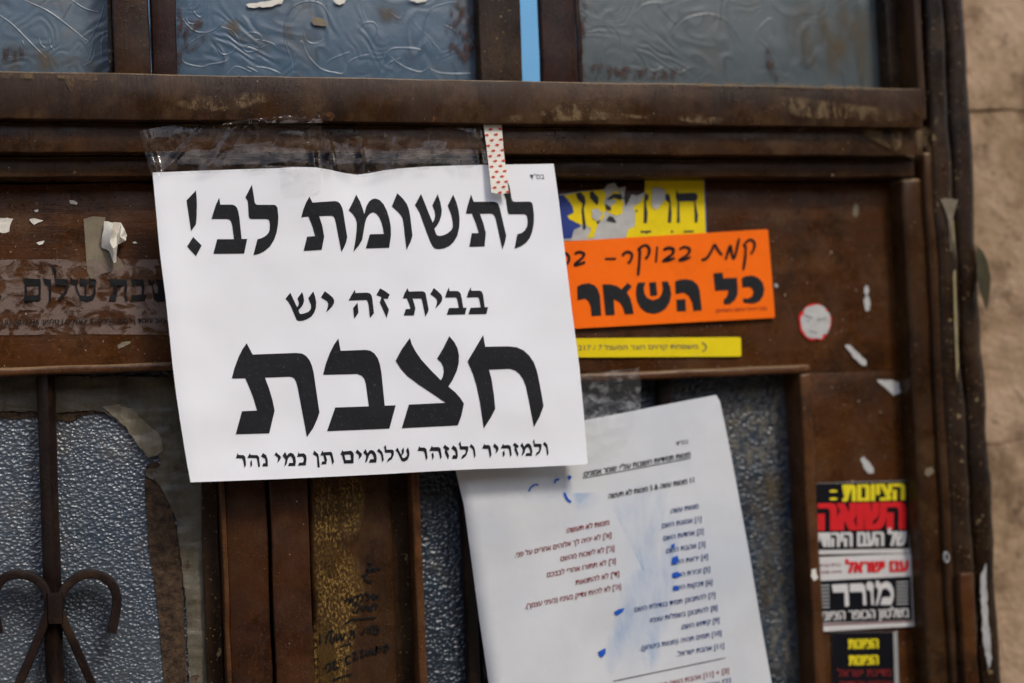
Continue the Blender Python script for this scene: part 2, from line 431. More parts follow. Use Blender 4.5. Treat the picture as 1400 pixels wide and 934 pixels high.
MIRR = {'(': ')', ')': '(', '[': ']', ']': '['}
def visual(s):
    out = [MIRR.get(c, c) for c in reversed(s)]
    i = 0
    while i < len(out):
        if out[i].isdigit() or (out[i] in '-' and 0 < i < len(out)-1 and out[i-1].isdigit() and out[i+1].isdigit()):
            j = i
            while j < len(out) and (out[j].isdigit() or (out[j] == '-' and j+1 < len(out) and out[j+1].isdigit())): j += 1
            out[i:j] = out[i:j][::-1]; i = j
        else: i += 1
    return ''.join(out)

def text2d(bm, s, left, right, height, bold=.0, mid=True):
    """set a line of Hebrew so that its ink runs from pixel left to pixel right (middle line), letters `height` px tall"""
    cu = bpy.data.curves.new('t', 'FONT'); cu.body = visual(s); cu.size = 1; cu.resolution_u = 3
    ob = bpy.data.objects.new('t', cu); COL.objects.link(ob)
    me = bpy.data.meshes.new_from_object(ob.evaluated_get(bpy.context.evaluated_depsgraph_get()))
    bpy.data.objects.remove(ob); bpy.data.curves.remove(cu)
    if not me.vertices: return
    xs = [v.co.x for v in me.vertices]; ys = sorted(v.co.y for v in me.vertices)
    x0, x1 = min(xs), max(xs); y0, y1 = 0.0, .56
    L, R = Vector((*left, 0)), Vector((*right, 0)); ux = (R-L)/(x1-x0)
    uy = Vector((0, -height/(y1-y0), 0))
    uy.x = 0
    b = bold*height/.56; n = max(1, int(math.ceil(2*bold/.05))+1) if bold else 1
    L, R = L+Vector((b, 0, 0)), R-Vector((b, 0, 0)); ux = (R-L)/(x1-x0)
    base = [v.co.copy() for v in me.vertices]; k = 0
    for i in range(n):
        for dy in ((-.35, .35) if bold > .03 else (0,)):
            dx = b*(2*i/(n-1)-1) if n > 1 else 0
            for v, q in zip(me.vertices, base):
                v.co = L+ux*(q.x-x0)+uy*(q.y-(y0+y1)/2)+Vector((dx, dy*b, k))
            bm.from_mesh(me); k += 1
    bpy.data.meshes.remove(me)

def fade_patch(name, poly, depth, mat, parent, cx=None, cell=9):
    bm = bmesh.new(); poly2d(bm, [poly]); 
    xs_ = [p[0] for p in poly]; ys_ = [p[1] for p in poly]; c = (sum(xs_)/len(xs_), sum(ys_)/len(ys_))
    pts = catmull([(*p, 0) for p in poly], 5, True)
    drape2 = [(v.co.x, v.co.y) for v in bm.verts]
    bm2 = bmesh.new(); lay = bm2.verts.layers.float.new('fade')
    rings = []
    for r in (0.02, .35, .6, .8, .92, 1.0):
        row = []
        for p in pts:
            x, y = c[0]+(p.x-c[0])*r, c[1]+(p.y-c[1])*r
            v = bm2.verts.new(P(x, y, depth(x, y))); v[lay] = (1-r)**.6 if r < 1 else 0; row.append(v)
        rings.append(row)
    n = len(pts)
    for a, b in zip(rings, rings[1:]):
        for i in range(n): bm2.faces.new((a[i], a[(i+1) % n], b[(i+1) % n], b[i]))
    bm2.faces.new(rings[0]); bm.free()
    bm2.normal_update()
    for f in bm2.faces:
        if f.normal.y > 0: f.normal_flip()
    return finish(name, bm2, mat, parent, smooth=-math.radians(80))

# ------------------------------------------------------------------ ground, walls
ZG = -1.42
bm = bmesh.new()
bmesh.ops.create_grid(bm, x_segments=8, y_segments=8, size=400)
bmesh.ops.translate(bm, vec=(0, 0, ZG), verts=bm.verts)
tag(finish('ground', bm, M['ground']), kind='structure')

XL, XR, ZT = -.52, .707*DIST/1.06, .60     # door opening
def stone_blocks(bm, x0, x1, z0, z1, yf, yb, course=.283):
    z = z0; row = 0
    while z < z1-.02:
        h = min(course, z1-z); x = x0-(.0 if row % 2 else .0)
        while x < x1-.03:
            l = min((.30 if x == x0 and row % 2 else .48)*(.85+.3*random.random()), x1-x)
            if x1-x-l < .1: l = x1-x
            d = random.uniform(-.003, .003)
            box(bm, x+.0005, x+l-.0005, z+.0005, z+h-.0005, yf+d, yb, bev=.001, wob=.003, seg=.03)
            x += l
        z += h; row += 1
wall = thing('stone_wall', (1.5, .15, ZG), 'rough pale brown limestone wall beside the dark door frame', 'wall')
bm = bmesh.new()
zj = P(1385, 152, .03).z
stone_blocks(bm, XR-.06, 3.2, zj-.283*4, zj, .032, .30)
stone_blocks(bm, XR-.06, 3.2, zj, 2.3, .032, .30)
stone_blocks(bm, -3.2, XL+.06, ZG, 2.3, .032, .30)
stone_blocks(bm, XL+.06, XR-.06, ZT-.03, 2.3, .032, .30)
finish('stonework', bm, M['stone'], wall, smooth=math.radians(60))
bm = bmesh.new()
for a in ((XR-.05, 3.2, ZG, 2.3), (-3.2, XL+.05, ZG, 2.3), (XL+.05, XR-.05, ZT-.02, 2.3)):
    box(bm, *a, .037, .29, bev=0, wob=0, seg=9)
finish('mortar', bm, M['mortar'], wall)

# added unseen alley walls: low one for warm fill, taller one shades the right
for x0, x1, zt, lab in ((-6, 2.75, 1.3, 'added unseen limestone wall for warm fill, blocks part of the sky'), (2.75, 7, 5.5, 'added unseen taller limestone wall that shades the right of the door')):
    bm = bmesh.new(); box(bm, x0, x1-.01, ZG, zt, -4.0, -3.7, bev=.02, wob=.01, seg=.3)
    tag(finish('added_alley_wall', bm, M['stone'], smooth=0), lab, 'wall')
# ------------------------------------------------------------------ door frame
frame = thing('door_frame', ((XL+XR)/2, .1, ZG), 'old brown painted metal door frame with a heavy crossbar below the glass lights', 'door frame')
bm = bmesh.new()
pbox(bm, (0, 101), (1262, 163), -.045, .03, x0=XL+.05, z0=(P(0, 163.5, -.045).z+P(1050, 171, -.045).z)/2, z1=(P(0, 101, -.045).z+P(1200, 116.5, -.045).z)/2, bev=.0009, wob=.0004)
finish('transom_bar', bm, M['rail'], frame, smooth=0)
zA1 = P(0, 167.5, -.035).z; zA0 = P(0, 207.5, -.035).z; zB0 = P(0, 241.5, -.022).z
xm = P(1243, 240, -.02).x
bm = bmesh.new(); box(bm, XL+.05, P(1262, 200, -.035).x, zA0, zA1, -.035, .02, bev=.0009, wob=.0004)
finish('head_moulding', bm, M['moulding'], frame, smooth=0)
bm = bmesh.new(); box(bm, XL+.05, P(1250, 230, -.022).x, zB0, zA0-.0012, -.022, .02, bev=.0009, wob=.0004)
finish('head_moulding', bm, M['moulding'], frame, smooth=0)
bm = bmesh.new(); box(bm, XL+.05, P(1250, 230, -.02).x, zA1-.001, zA1+.006, -.012, .02, bev=0, wob=0)  # added backing, keeps light from behind out of the gap
finish('gap_light_stop', bm, M['jamb'], frame)
# right side: stepped stile and dark outer jamb
bm = bmesh.new()
box(bm, P(1242, 400, -.020).x, P(1278, 500, -.020).x, ZG+.01, zB0-.001, -.020, .04, bev=.004, wob=.0008)
box(bm, P(1279, 500, -.026).x, P(1291, 500, -.026).x, ZG+.01, zA0+.004, -.026, .04, bev=.003, wob=.0008)
finish('side_moulding', bm, M['moulding'], frame, smooth=0)
bm = bmesh.new()
zj2 = P(1300, 205, -.03).z; zj3 = P(1310, 775, -.03).z
box(bm, P(1263, 100, -.022).x, P(1289, 100, -.022).x, zj2, ZT+.04, -.022, .05, bev=.003, wob=.0011)
box(bm, P(1291, 480, -.028).x, P(1318, 480, -.028).x, ZG+.01, ZT+.0398, -.028, .05, bev=.005, wob=.0016)
box(bm, P(1318.5, 480, -.022).x, P(1349, 500, -.022).x, ZG+.01, ZT+.0396, -.022, .05, bev=.007, wob=.0018)
finish('jamb', bm, M['jamb'], frame, smooth=0)
bm = bmesh.new()
box(bm, P(1252, 60, -.036).x, P(1262, 60, -.036).x, P(1250, 165, -.036).z, ZT+.03, -.036, .03, bev=.002, wob=.0006)
finish('jamb_bead', bm, M['moulding'], frame, smooth=0)
bm = bmesh.new()
pbox(bm, (1313, 785), (1340, 934), -.034, -.027, z0=ZG+.02, bev=.002, wob=.0008)
finish('strike_plate', bm, M['brown'], frame, smooth=0)
bm = bmesh.new()
box(bm, XL, XL+.05, ZG+.01, ZT+.04, -.03, .05, wob=.001, seg=.06)
box(bm, XL+.05, P(1262, 60, -.03).x-.001, ZT, ZT+.04, -.03, .05, wob=.001, seg=.06)
finish('jamb', bm, M['jamb'], frame, smooth=0)
# paint peeling away from the outer edge
def flap(poly, d0, d1, name='paint_flap', mat='flap'):
    xs = [p[0] for p in poly]; a, b = min(xs), max(xs)
    o = sheet(name, jag(poly, 1.2, 5) if mat == 'torn' else poly, lambda x, y: d0+(d1-d0)*max(0, (x-a)/(b-a))**1.5+.0008*noise.noise(Vector((x*.1, y*.06, 0))), M[mat], frame, cell=6, thick=.0004)
    return o
flap(crop(1050, 230, 3.46, [(985, 360), (1012, 390), (1035, 430), (1055, 520), (1050, 580), (1035, 675), (1022, 640), (1000, 570), (985, 470)]), -.021, -.045)
flap(crop(1050, 230, 3.46, [(815, 147), (850, 142), (900, 150), (884, 200), (872, 250), (868, 320), (872, 400), (864, 390), (860, 300), (852, 240), (835, 190)]), -.0287, -.0315, mat='residue')
flap([(1340, 790), (1348, 770), (1350, 830), (1356, 900), (1352, 915), (1344, 880)], -.0225, -.026, mat='torn')
flap([(1302, 300), (1304, 302), (1308, 420), (1311, 500), (1308, 520), (1305, 440)], -.0285, -.0305)
# mullions between the upper lights
zR = (P(0, 101, -.045).z+P(1200, 116.5, -.045).z)/2 - .002
def mullion(px0, px1, yf, yb, mat):
    bm = bmesh.new(); box(bm, P(px0, 60, yf).x, P(px1, 60, yf).x, zR, ZT+.02, yf, yb, bev=.0018, wob=.0006)
    return finish('mullion', bm, M[mat], frame, smooth=0)
mullion(156, 206, -.036, .03, 'rusty')
mullion(740, 788, -.030, -.021, 'maroon')

# ------------------------------------------------------------------ upper glass lights
def relief(bm, path, w, y, h, smooth=7):
    """raised line of the embossed glass"""
    pts = catmull([(*p, 0) for p in path], smooth); n = len(pts); prev = None
    for i, p in enumerate(pts):
        t = pts[min(i+1, n-1)]-pts[max(i-1, 0)]
        if t.length < 1e-6: continue
        t.normalize(); k = math.sin(math.pi*min(max(i/(n-1), .06), .94))**.4
        s = Vector((-t.y, t.x, 0))*w/2*(.5+.5*k)
        row = []
        for f, hh in ((-1, -.0003), (-.45, h*.75*k), (0, h*k), (.45, h*.75*k), (1, -.0003)):
            q = p+s*f; row.append(bm.verts.new(P(q.x, q.y, y-hh)))
        if prev:
            for a in range(4): bm.faces.new((prev[a], prev[a+1], row[a+1], row[a]))
        prev = row

def light_window(label, px0, px1, yg, mat, paths, stiles, wid=5, h=.00022):
    x0, x1 = P(px0, 60, yg).x, P(px1, 60, yg).x
    if px0 < 0: x0 = XL+.05
    t = thing('transom_window', ((x0+x1)/2, yg, zR), label, 'window', 'glass lights above the door')
    bm = bmesh.new(); box(bm, x0-.004, x1+.004, zR-.004, ZT+.01, yg, yg+.005, bev=.0003, wob=.0, seg=.05)
    for p in paths: relief(bm, p, wid, yg, h)
    finish('pane', bm, M[mat], t, smooth=math.radians(70))
    for (a, b, yf, yb, m) in stiles:
        bm = bmesh.new(); box(bm, P(a, 60, yf).x, P(b, 60, yf).x, zR, ZT+.008, yf, yb, bev=.0012, wob=.0006)
        finish('stile', bm, M[m], t, smooth=0)
    # crumbling putty along the bottom of the glass
    bm = bmesh.new(); box(bm, x0, x1, zR-.001, zR+.0025, yg-.007, yg+.001, bev=.0012, wob=.0011, seg=.006)
    finish('putty_bead', bm, M['putty'], t, smooth=0)
    return t

c1 = lambda pts: crop(0, 0, 3.4975, pts)
c2 = lambda pts: crop(350, 0, 3.4975, pts)
c3 = lambda pts: crop(700, 0, 3.4975, pts)
rays1 = [c1(p) for p in ([(0, 75), (60, 120), (130, 190), (220, 280)], [(110, 0), (220, 50), (300, 105), (420, 200)], [(380, 245), (430, 190), (480, 90), (500, 20)],
         [(420, 300), (440, 230), (450, 120)], [(490, 310), (485, 230), (500, 140)], [(235, 180), (240, 220), (255, 240)], [(185, 180), (195, 215), (215, 230)], [(105, 195), (115, 220)],
         [(400, 315), (440, 290), (455, 240)], [(300, 90), (320, 50), (340, 20)], [(0, 310), (30, 280), (60, 270)], [(340, 0), (400, 40), (470, 60)])]
rays2 = [c1(p) for p in ([(930, 0), (890, 50), (900, 110), (960, 110), (990, 60), (1000, 10)], [(960, 0), (925, 50), (960, 85), (985, 40)], [(870, 90), (930, 150), (1010, 150), (1080, 90)],
         [(900, 210), (950, 180), (1020, 140)], [(870, 250), (880, 300), (960, 320), (1000, 310), (1060, 300), (1090, 285), (1090, 260)], [(1030, 210), (1060, 260), (1110, 250), (1140, 200), (1110, 150), (1060, 130)],
         [(1150, 190), (1180, 160), (1230, 160), (1250, 190), (1230, 240), (1180, 250), (1160, 230), (1190, 215), (1240, 230), (1290, 210)], [(1090, 350), (1130, 320), (1200, 345)], [(1180, 320), (1230, 345)],
         [(1390, 30), (1365, 100), (1370, 180), (1385, 230)], [(1250, 320), (1300, 335), (1340, 352)])]
rays2 += [c2(p) for p in ([(180, 350), (165, 280), (140, 200), (140, 110), (170, 40), (240, 8), (310, 20), (345, 70), (350, 110)], [(225, 150), (240, 195), (280, 210), (325, 190), (345, 150), (350, 90)],
         [(165, 350), (210, 200), (250, 270), (310, 330), (380, 350), (420, 350), (440, 300), (500, 270), (550, 260)], [(330, 310), (360, 285), (420, 260), (450, 250)], [(490, 150), (510, 115), (560, 108), (580, 140), (560, 180), (545, 215)],
         [(600, 350), (605, 300), (640, 240), (700, 230), (770, 235), (790, 245)], [(640, 270), (690, 310), (740, 335), (790, 345), (830, 320)], [(800, 240), (800, 130), (830, 50), (900, 20), (960, 10)],
         [(830, 330), (880, 350), (960, 355), (1050, 350)], [(0, 320), (60, 330), (110, 355)], [(545, 130), (540, 180), (560, 230)], [(610, 340), (640, 300), (690, 280)], [(840, 200), (880, 250), (860, 300)],
         [(900, 120), (950, 150), (980, 210), (950, 260)], [(1000, 180), (1040, 220), (1060, 290)], [(0, 190), (50, 200), (90, 215)], [(640, 60), (690, 90), (720, 40)])]
rays3 = [c3(p) for p in ([(740, 260), (760, 180), (820, 100), (910, 70), (990, 80), (1060, 140), (1080, 220)], [(470, 120), (510, 160), (520, 240), (515, 330)], [(640, 320), (680, 340), (720, 320)],
         [(760, 320), (800, 350), (850, 320)], [(1160, 200), (1180, 140), (1240, 90), (1250, 160), (1220, 230)], [(590, 60), (640, 20), (720, 10)], [(700, 20), (740, 70), (790, 120)])]
light_window('leftmost glass light with faint embossed rays, left of the rusty mullion', -20, 149, .006, 'glass_floral', rays1, [(148.5, 155.5, -.004, .02, 'jamb')])  # dark end strip stands in for the black shadow at the mullion
light_window('middle glass light with embossed swirls and scraps of pale paper', 243, 655, .004, 'glass_floral', rays2, [(207, 242, -.006, .02, 'maroon'), (656, 713, -.010, .022, 'jamb')])
light_window('blurred grey glass light with reddish stains, nearest the stone wall', 791, 1213, .004, 'glass_grey', rays3, [(788.5, 796, -.008, .02, 'maroon'), (1214, 1251, -.012, .02, 'jamb')])
def scrap(poly, depth, label, mat='tissue', cell=6, cat='paper scrap', group=None, name='paper_scrap', thick=.00015):
    return tag(sheet(name, jag(poly), depth, M[mat], cell=cell), label, cat, group)
scrap(c1([(1175, 22), (1240, 12), (1330, 0), (1360, -8), (1345, 18), (1290, 32), (1270, 22), (1215, 38), (1190, 36)]), lambda x, y: .0018, 'long cream torn paper strip at the top of the middle glass light', 'tissue')
scrap(c2([(0, 28), (40, 8), (110, -6), (150, -10), (120, 10), (80, 30), (30, 36)]), lambda x, y: .0016, 'thin cream paper strip on the swirl glass, beside the arched swirl', 'tissue')
scrap(c2([(368, 0), (430, -8), (425, 15), (400, 26), (380, 16)]), lambda x, y: .0016, 'small cream paper corner at the top of the swirl glass', 'tissue')
scrap(c2([(720, -6), (830, -8), (810, 8), (770, 12)]), lambda x, y: .0016, 'flat cream paper sliver at the top right of the swirl glass', 'tissue')
scrap(c2([(262, 90), (300, 82), (335, 100), (345, 125), (300, 122), (275, 118)]), lambda x, y: .0016, 'tan paper remnant inside the arched swirl of the middle light', 'residue')

M['dust'] = smudge_mat('tan_dust', (.21, .135, .065), .55, 70)
for pol, d in (([(1030, 171), (1120, 172), (1220, 168), (1268, 172), (1290, 190), (1280, 222), (1235, 212), (1215, 186), (1120, 180), (1030, 179)], -.0372), ([(0, 99), (60, 101), (120, 102), (155, 98), (158, 112), (110, 108), (98, 128), (90, 108), (0, 107)], -.0462),
               ([(790, 110), (1000, 113), (1212, 117), (1216, 126), (1100, 120), (900, 119), (788, 116)], -.0462), ([(740, 150), (780, 140), (830, 152), (900, 162), (700, 168), (690, 160)], -.0462), ([(930, 156), (960, 158), (990, 162), (985, 170), (930, 166)], -.0462),
               ([(1060, 130), (1150, 140), (1220, 150), (1240, 166), (1150, 165), (1080, 158)], -.0462), ([(240, 138), (330, 126), (390, 130), (330, 150), (260, 152)], -.0462), ([(300, 169), (420, 168), (420, 174), (330, 178), (290, 176)], -.0362)):
    fade_patch('dust', pol, (lambda dd: lambda x, y: dd)(d), M['dust'], frame)
# added blue wall, stands in for bright sky in the slit beside the middle light
bm = bmesh.new(); box(bm, -2, 6, ZG, 4.2, 3.4, 3.6, bev=.01, wob=.004, seg=.4)
tag(finish('slit_backdrop_wall', bm, M['slit_blue'], smooth=0), 'added pale blue wall standing in for the sky in the narrow slit between the upper glass lights', 'wall')

# ------------------------------------------------------------------ door leaves
xs = P(366.5, 700, 0).x; xs = (xs + P(376, 934, 0).x)/2
zLw = (P(0, 514, -.006).z+P(230, 506, -.006).z)/2       # top of the left window opening
zRw = (P(870, 518, -.006).z+P(1095, 511, -.006).z)/2
ZB = ZG+.02
# left leaf
ll = thing('door_leaf', ((XL+xs)/2, .03, ZB), 'door leaf with hammered glass and a scrolled iron grille', 'door', 'door leaves')
xo = P(302, 700, -.004).x
bm = bmesh.new()
box(bm, XL+.052, xs-.0012, zLw, zB0-.001, 0, .004, bev=.0006, wob=.0009, seg=.03)
finish('panel', bm, M['brown'], ll, smooth=0)
bm = bmesh.new(); box(bm, xo+.003, xs-.0012, ZB, zLw-.001, -.001, .03, bev=.0018, wob=.0006, seg=.03)
finish('stile', bm, M['stile'], ll, smooth=0)
bm = bmesh.new()
box(bm, XL+.052, xo+.003, zLw-.0005, zLw+.0055, -.007, .004, bev=.0025, wob=.0006, seg=.015)
box(bm, xo, xo+.0035, ZB, zLw-.001, -.005, .028, bev=.0012, wob=.0006, seg=.02)
finish('window_trim', bm, M['lip'], ll, smooth=0)
bm = bmesh.new(); box(bm, XL+.052, xo-.001, ZB+.25, zLw, .026, .031, bev=0, wob=0, seg=9)
finish('pane', bm, M['glass_hammer'], ll)
bm = bmesh.new(); box(bm, XL+.052, xo-.001, ZB, ZB+.25, .0, .031, bev=.001, wob=.0006, seg=.05)
finish('kick_panel', bm, M['brown'], ll)
bm = bmesh.new(); box(bm, P(279, 800, .018).x, xo-.0005, ZB+.25, zLw, .016, .0255, bev=.001, wob=.0005)  # dark strip puts the shade of the black gap into colour
finish('dark_gap_strip', bm, M['jamb'], ll)
bm = bmesh.new(); box(bm, XL+.051, xs+.006, ZB, zA0, .0335, .0365, bev=0, wob=0, seg=9)  # added plate, stops light showing through the leaf cracks
finish('light_stop_plate', bm, M['jamb'], ll)
# putty and old paint smeared over the edge of the pane
c4 = lambda pts: crop(0, 480, 3.46, pts)
def pd(x, y): return .0225+.0022*noise.noise(Vector((x*.03, y*.03, 1)))+.0012*noise.noise(Vector((x*.11, y*.09, 4)))
bm = bmesh.new(); poly2d(bm, [jag(c4([(-60, 120), (260, 118), (560, 122), (960, 125), (968, 500), (985, 950), (1010, 1800), (905, 1800), (880, 1200), (850, 920), (835, 800), (800, 720), (770, 660), (740, 620), (690, 590),
    (690, 560), (735, 555), (765, 530), (745, 490), (700, 505), (650, 440), (600, 370), (545, 315), (480, 285), (400, 282), (260, 290), (170, 285), (0, 285), (-60, 285)]), 1.6, 5)])
drape(bm, pd, 9); finish('putty', bm, M['putty'], ll, smooth=-math.radians(60))
bm = bmesh.new(); poly2d(bm, [jag(c4([(485, 268), (560, 250), (620, 275), (660, 310), (700, 350), (760, 400), (770, 470), (745, 492), (700, 506), (650, 440), (600, 370), (545, 315)]), 1.6, 5)])
drape(bm, lambda x, y: pd(x, y)-.0009-.0004*noise.noise(Vector((x*.08, y*.06, 9))), 6)
finish('putty_smear', bm, M['putty_pale'], ll, smooth=-math.radians(60))
bm = bmesh.new(); poly2d(bm, [c4([(-60, 278), (170, 278), (260, 285), (440, 280), (480, 290), (400, 300), (330, 335), (260, 320), (160, 312), (60, 320), (-60, 312)]),])
poly2d(bm, [c4([(655, 295), (720, 285), (750, 300), (745, 360), (720, 370), (690, 335)])])
poly2d(bm, [c4([(690, 545), (745, 520), (770, 560), (740, 600), (772, 660), (810, 740), (845, 870), (862, 1050), (890, 1700), (790, 1700), (745, 1200), (705, 930), (690, 720), (685, 620)])])
drape(bm, lambda x, y: .0242+.0006*noise.noise(Vector((x*.2, y*.2, 2))), 8); finish('rust_crust', bm, M['crust'], ll, smooth=-math.radians(60))

def bar(bm, x0, x1, z0, z1, yf, yb, apex=.64):
    """upright iron bar with a raised arris"""
    n = 24; prev = None
    for i in range(n+1):
        z = z0+(z1-z0)*i/n; j = noise.noise_vector(Vector((0, x0*9, z*22)))*.0005
        row = [bm.verts.new((x0+(x1-x0)*f+j.x, y+j.y, z)) for f, y in ((0, yb), (0, yf+.006), (.10, yf+.004), (apex-.06, yf+.0006), (apex, yf), (apex+.06, yf+.0008), (.95, yf+.0075), (1, yf+.009), (1, yb))]
        if prev:
            for k in range(8): bm.faces.new((prev[k], prev[k+1], row[k+1], row[k]))
        prev = row
bx0, bx1 = P(51, 560, .004).x, P(75.5, 560, .004).x
bm = bmesh.new(); bar(bm, bx0, bx1, ZB+.25, zLw+.002, .002, .018)
finish('grille_bar', bm, M['iron'], ll, smooth=math.radians(35))
for k in (1, 2):
    bm = bmesh.new(); bar(bm, bx0-.145*k, bx1-.145*k, ZB+.25, zLw+.002, .002, .018); finish('grille_bar', bm, M['iron'], ll, smooth=math.radians(35))
def band(bm, path, w0, w1, yf, yb):
    pts = catmull([(*p, 0) for p in path], 8); n = len(pts); prev = None
    for i, p in enumerate(pts):
        t = (pts[min(i+1, n-1)]-pts[max(i-1, 0)]).normalized(); w = w0+(w1-w0)*i/(n-1)
        s = Vector((-t.y, t.x, 0))*w/2
        row = []
        for f, y in ((-1, yb), (-1, yf+.003), (-.8, yf+.0006), (0, yf), (.8, yf+.0006), (1, yf+.003), (1, yb)):
            q = p+s*f; row.append(bm.verts.new(P(q.x, q.y, y)))
        if prev:
            for k in range(6): bm.faces.new((prev[k], prev[k+1], row[k+1], row[k]))
            bm.faces.new((prev[6], prev[0], row[0], row[6]))
        else: bm.faces.new(row)
        prev = row
    bm.faces.new(prev)
c5 = lambda pts: crop(0, 700, 3.991, pts)
for path in ([(505, 945), (440, 800), (392, 690), (345, 590), (322, 520), (340, 440), (385, 385), (440, 348), (510, 338), (570, 358), (615, 400), (635, 455), (637, 510), (625, 580), (608, 662)],
             [(100, 945), (150, 830), (205, 700), (250, 590), (270, 520), (258, 450), (230, 395), (180, 358), (110, 340), (50, 346), (5, 375), (-25, 430), (-35, 500), (-25, 570), (-5, 665)]):
    bm = bmesh.new(); band(bm, c5(path), 12.5, 13.5, -.001, .013)
    finish('grille_scroll', bm, M['iron'], ll, smooth=math.radians(40))
bm = bmesh.new(); band(bm, c5([(297, 440), (300, 500), (300, 560), (302, 610)]), 24, 22, -.0035, .01)
finish('grille_collar', bm, M['iron'], ll, smooth=math.radians(40))

# right leaf
rl = thing('door_leaf', ((xs+P(1241, 500, 0).x)/2, .03, ZB), 'door leaf with dark pebbled glass beneath the stickers', 'door', 'door leaves')
xe = P(1246, 500, 0).x
xa = (P(563, 650, -.006).x+P(573, 934, -.006).x)/2; xb = (P(1111, 520, -.006).x+P(1129, 934, -.006).x)/2
bm = bmesh.new()
box(bm, xs+.001, xe, zRw, zB0-.001, 0, .004, bev=.0006, wob=.0009, seg=.03)
box(bm, xb-.003, xe, ZB, zRw-.0003, .0003, .004, bev=.0003, wob=.0006, seg=.03)
finish('panel', bm, M['brown'], rl, smooth=0)
bm = bmesh.new(); box(bm, xs+.001, P(425, 800, -.004).x, ZB, zRw+.05, -.005, .03, bev=.0014, wob=.0005, seg=.03)
finish('meeting_strip', bm, M['stile'], rl, smooth=0)
bm = bmesh.new(); box(bm, P(425.5, 800, .002).x, P(541, 800, .002).x, ZB, zRw, .003, .03, bev=.004, wob=.0008, seg=.02)
wstile = finish('worn_stile', bm, M['rusty'], rl, smooth=0); wstile['label'] = 'worn stile with golden flaking paint'
bm = bmesh.new(); box(bm, P(536, 800, .01).x, xa+.001, ZB, zRw, .016, .03, bev=0, wob=0, seg=.5)  # floor in dark paint to put in the shadow of the groove
finish('shaded_groove', bm, M['jamb'], rl)
bm = bmesh.new()
box(bm, xa, xa+.0062, ZB, zRw-.001, -.006, .028, bev=.002, wob=.0005, seg=.02)
box(bm, xa, xb, zRw-.0005, zRw+.0062, -.007, .004, bev=.0025, wob=.0006, seg=.015)
box(bm, xb-.0095, xb, ZB, zRw-.001, -.006, .028, bev=.002, wob=.0005, seg=.02)
finish('window_trim', bm, M['lip'], rl, smooth=0)
bm = bmesh.new(); box(bm, xa+.005, xb-.008, ZB+.25, zRw, .022, .027, bev=0, wob=0, seg=9)
finish('pane', bm, M['glass_dark'], rl)
bm = bmesh.new(); box(bm, xa+.005, xb-.008, ZB, ZB+.25, .0, .027, bev=.001, wob=.0006, seg=.05)
finish('kick_panel', bm, M['brown'], rl)
for px in (912,):
    bm = bmesh.new(); a = P(px-10, 530, .006).x; bar(bm, a, a+.0125, ZB+.25, zRw+.002, .005, .016); finish('grille_bar', bm, M['iron'], rl, smooth=math.radians(35))
    bm = bmesh.new(); bar(bm, a-.16, a-.16+.0125, ZB+.25, zRw+.002, .005, .016); finish('grille_bar', bm, M['iron'], rl, smooth=math.radians(35))
bm = bmesh.new(); box(bm, xs-.002, xe+.002, ZB, zA0, .0385, .0415, bev=0, wob=0, seg=9)  # added plate behind this leaf to block light at its edges
finish('light_stop_plate', bm, M['jamb'], rl)
# grime patches on the dark pane
M['grime'] = smudge_mat('ochre_grime', (.12, .085, .04), .7)
M['limescale'] = smudge_mat('pale_grime', (.22, .20, .155), .65, 110)
M['redgrime'] = smudge_mat('reddish_grime', (.06, .028, .02), .8, 150)
c6 = lambda pts: crop(800, 500, 3.991, pts); c7 = lambda pts: crop(840, 700, 3.993, pts)
for pol, m in ((c7([(740, 0), (900, 20), (1020, 100), (1030, 900), (860, 900), (760, 300)]), 'limescale'), (c6([(700, 150), (1100, 80), (1120, 500), (850, 560)]), 'limescale'), (c6([(850, 590), (940, 540), (1090, 560), (1110, 640), (1090, 800), (1020, 830), (900, 730), (830, 660)]), 'grime'), (c6([(860, 700), (980, 780), (1100, 870), (1090, 940), (980, 880), (870, 800)]), 'grime'),
               (c6([(975, 450), (1040, 420), (1055, 440), (1010, 475)]), 'limescale'), (c6([(985, 140), (1040, 130), (1050, 170), (1000, 180)]), 'limescale'), (c6([(1105, 150), (1135, 140), (1140, 195), (1115, 200)]), 'limescale'),
               (c7([(760, 60), (860, 40), (990, 120), (1010, 330), (990, 560), (870, 500), (800, 300)]), 'limescale'), (c7([(800, 300), (880, 290), (900, 380), (850, 570), (790, 500)]), 'grime')):
    fade_patch('grime', pol, lambda x, y: .0212, M[m], rl)
lights = [o for o in bpy.data.objects if o.name.startswith('transom_window')]
for pol, m in ((c1([(0, 210), (120, 200), (260, 250), (420, 270), (500, 300), (520, 350), (300, 345), (0, 350)]), 'grime'), (c1([(0, 230), (90, 220), (150, 260), (60, 300), (0, 290)]), 'redgrime')):
    fade_patch('grime', pol, lambda x, y: .0045, M[m], lights[0])
for pol, m in ((c1([(1080, 100), (1140, 90), (1150, 160), (1100, 170)]), 'grime'), (c1([(1130, 180), (1180, 150), (1250, 160), (1260, 210), (1170, 215)]), 'grime'), (c1([(850, 0), (890, 30), (885, 240), (860, 350), (846, 350), (846, 0)]), 'redgrime'),
               (c1([(890, 90), (980, 90), (1000, 180), (900, 260), (870, 200)]), 'redgrime'), (c2([(930, 0), (1060, 10), (1075, 350), (980, 320), (900, 200)]), 'redgrime'), (c2([(0, 150), (60, 160), (90, 240), (30, 280), (0, 260)]), 'grime'),
               (c2([(130, 110), (180, 110), (190, 180), (150, 190)]), 'grime'), (c2([(560, 30), (680, 40), (700, 100), (580, 110)]), 'grime')):
    fade_patch('grime', pol, lambda x, y: .0025, M[m], lights[1])
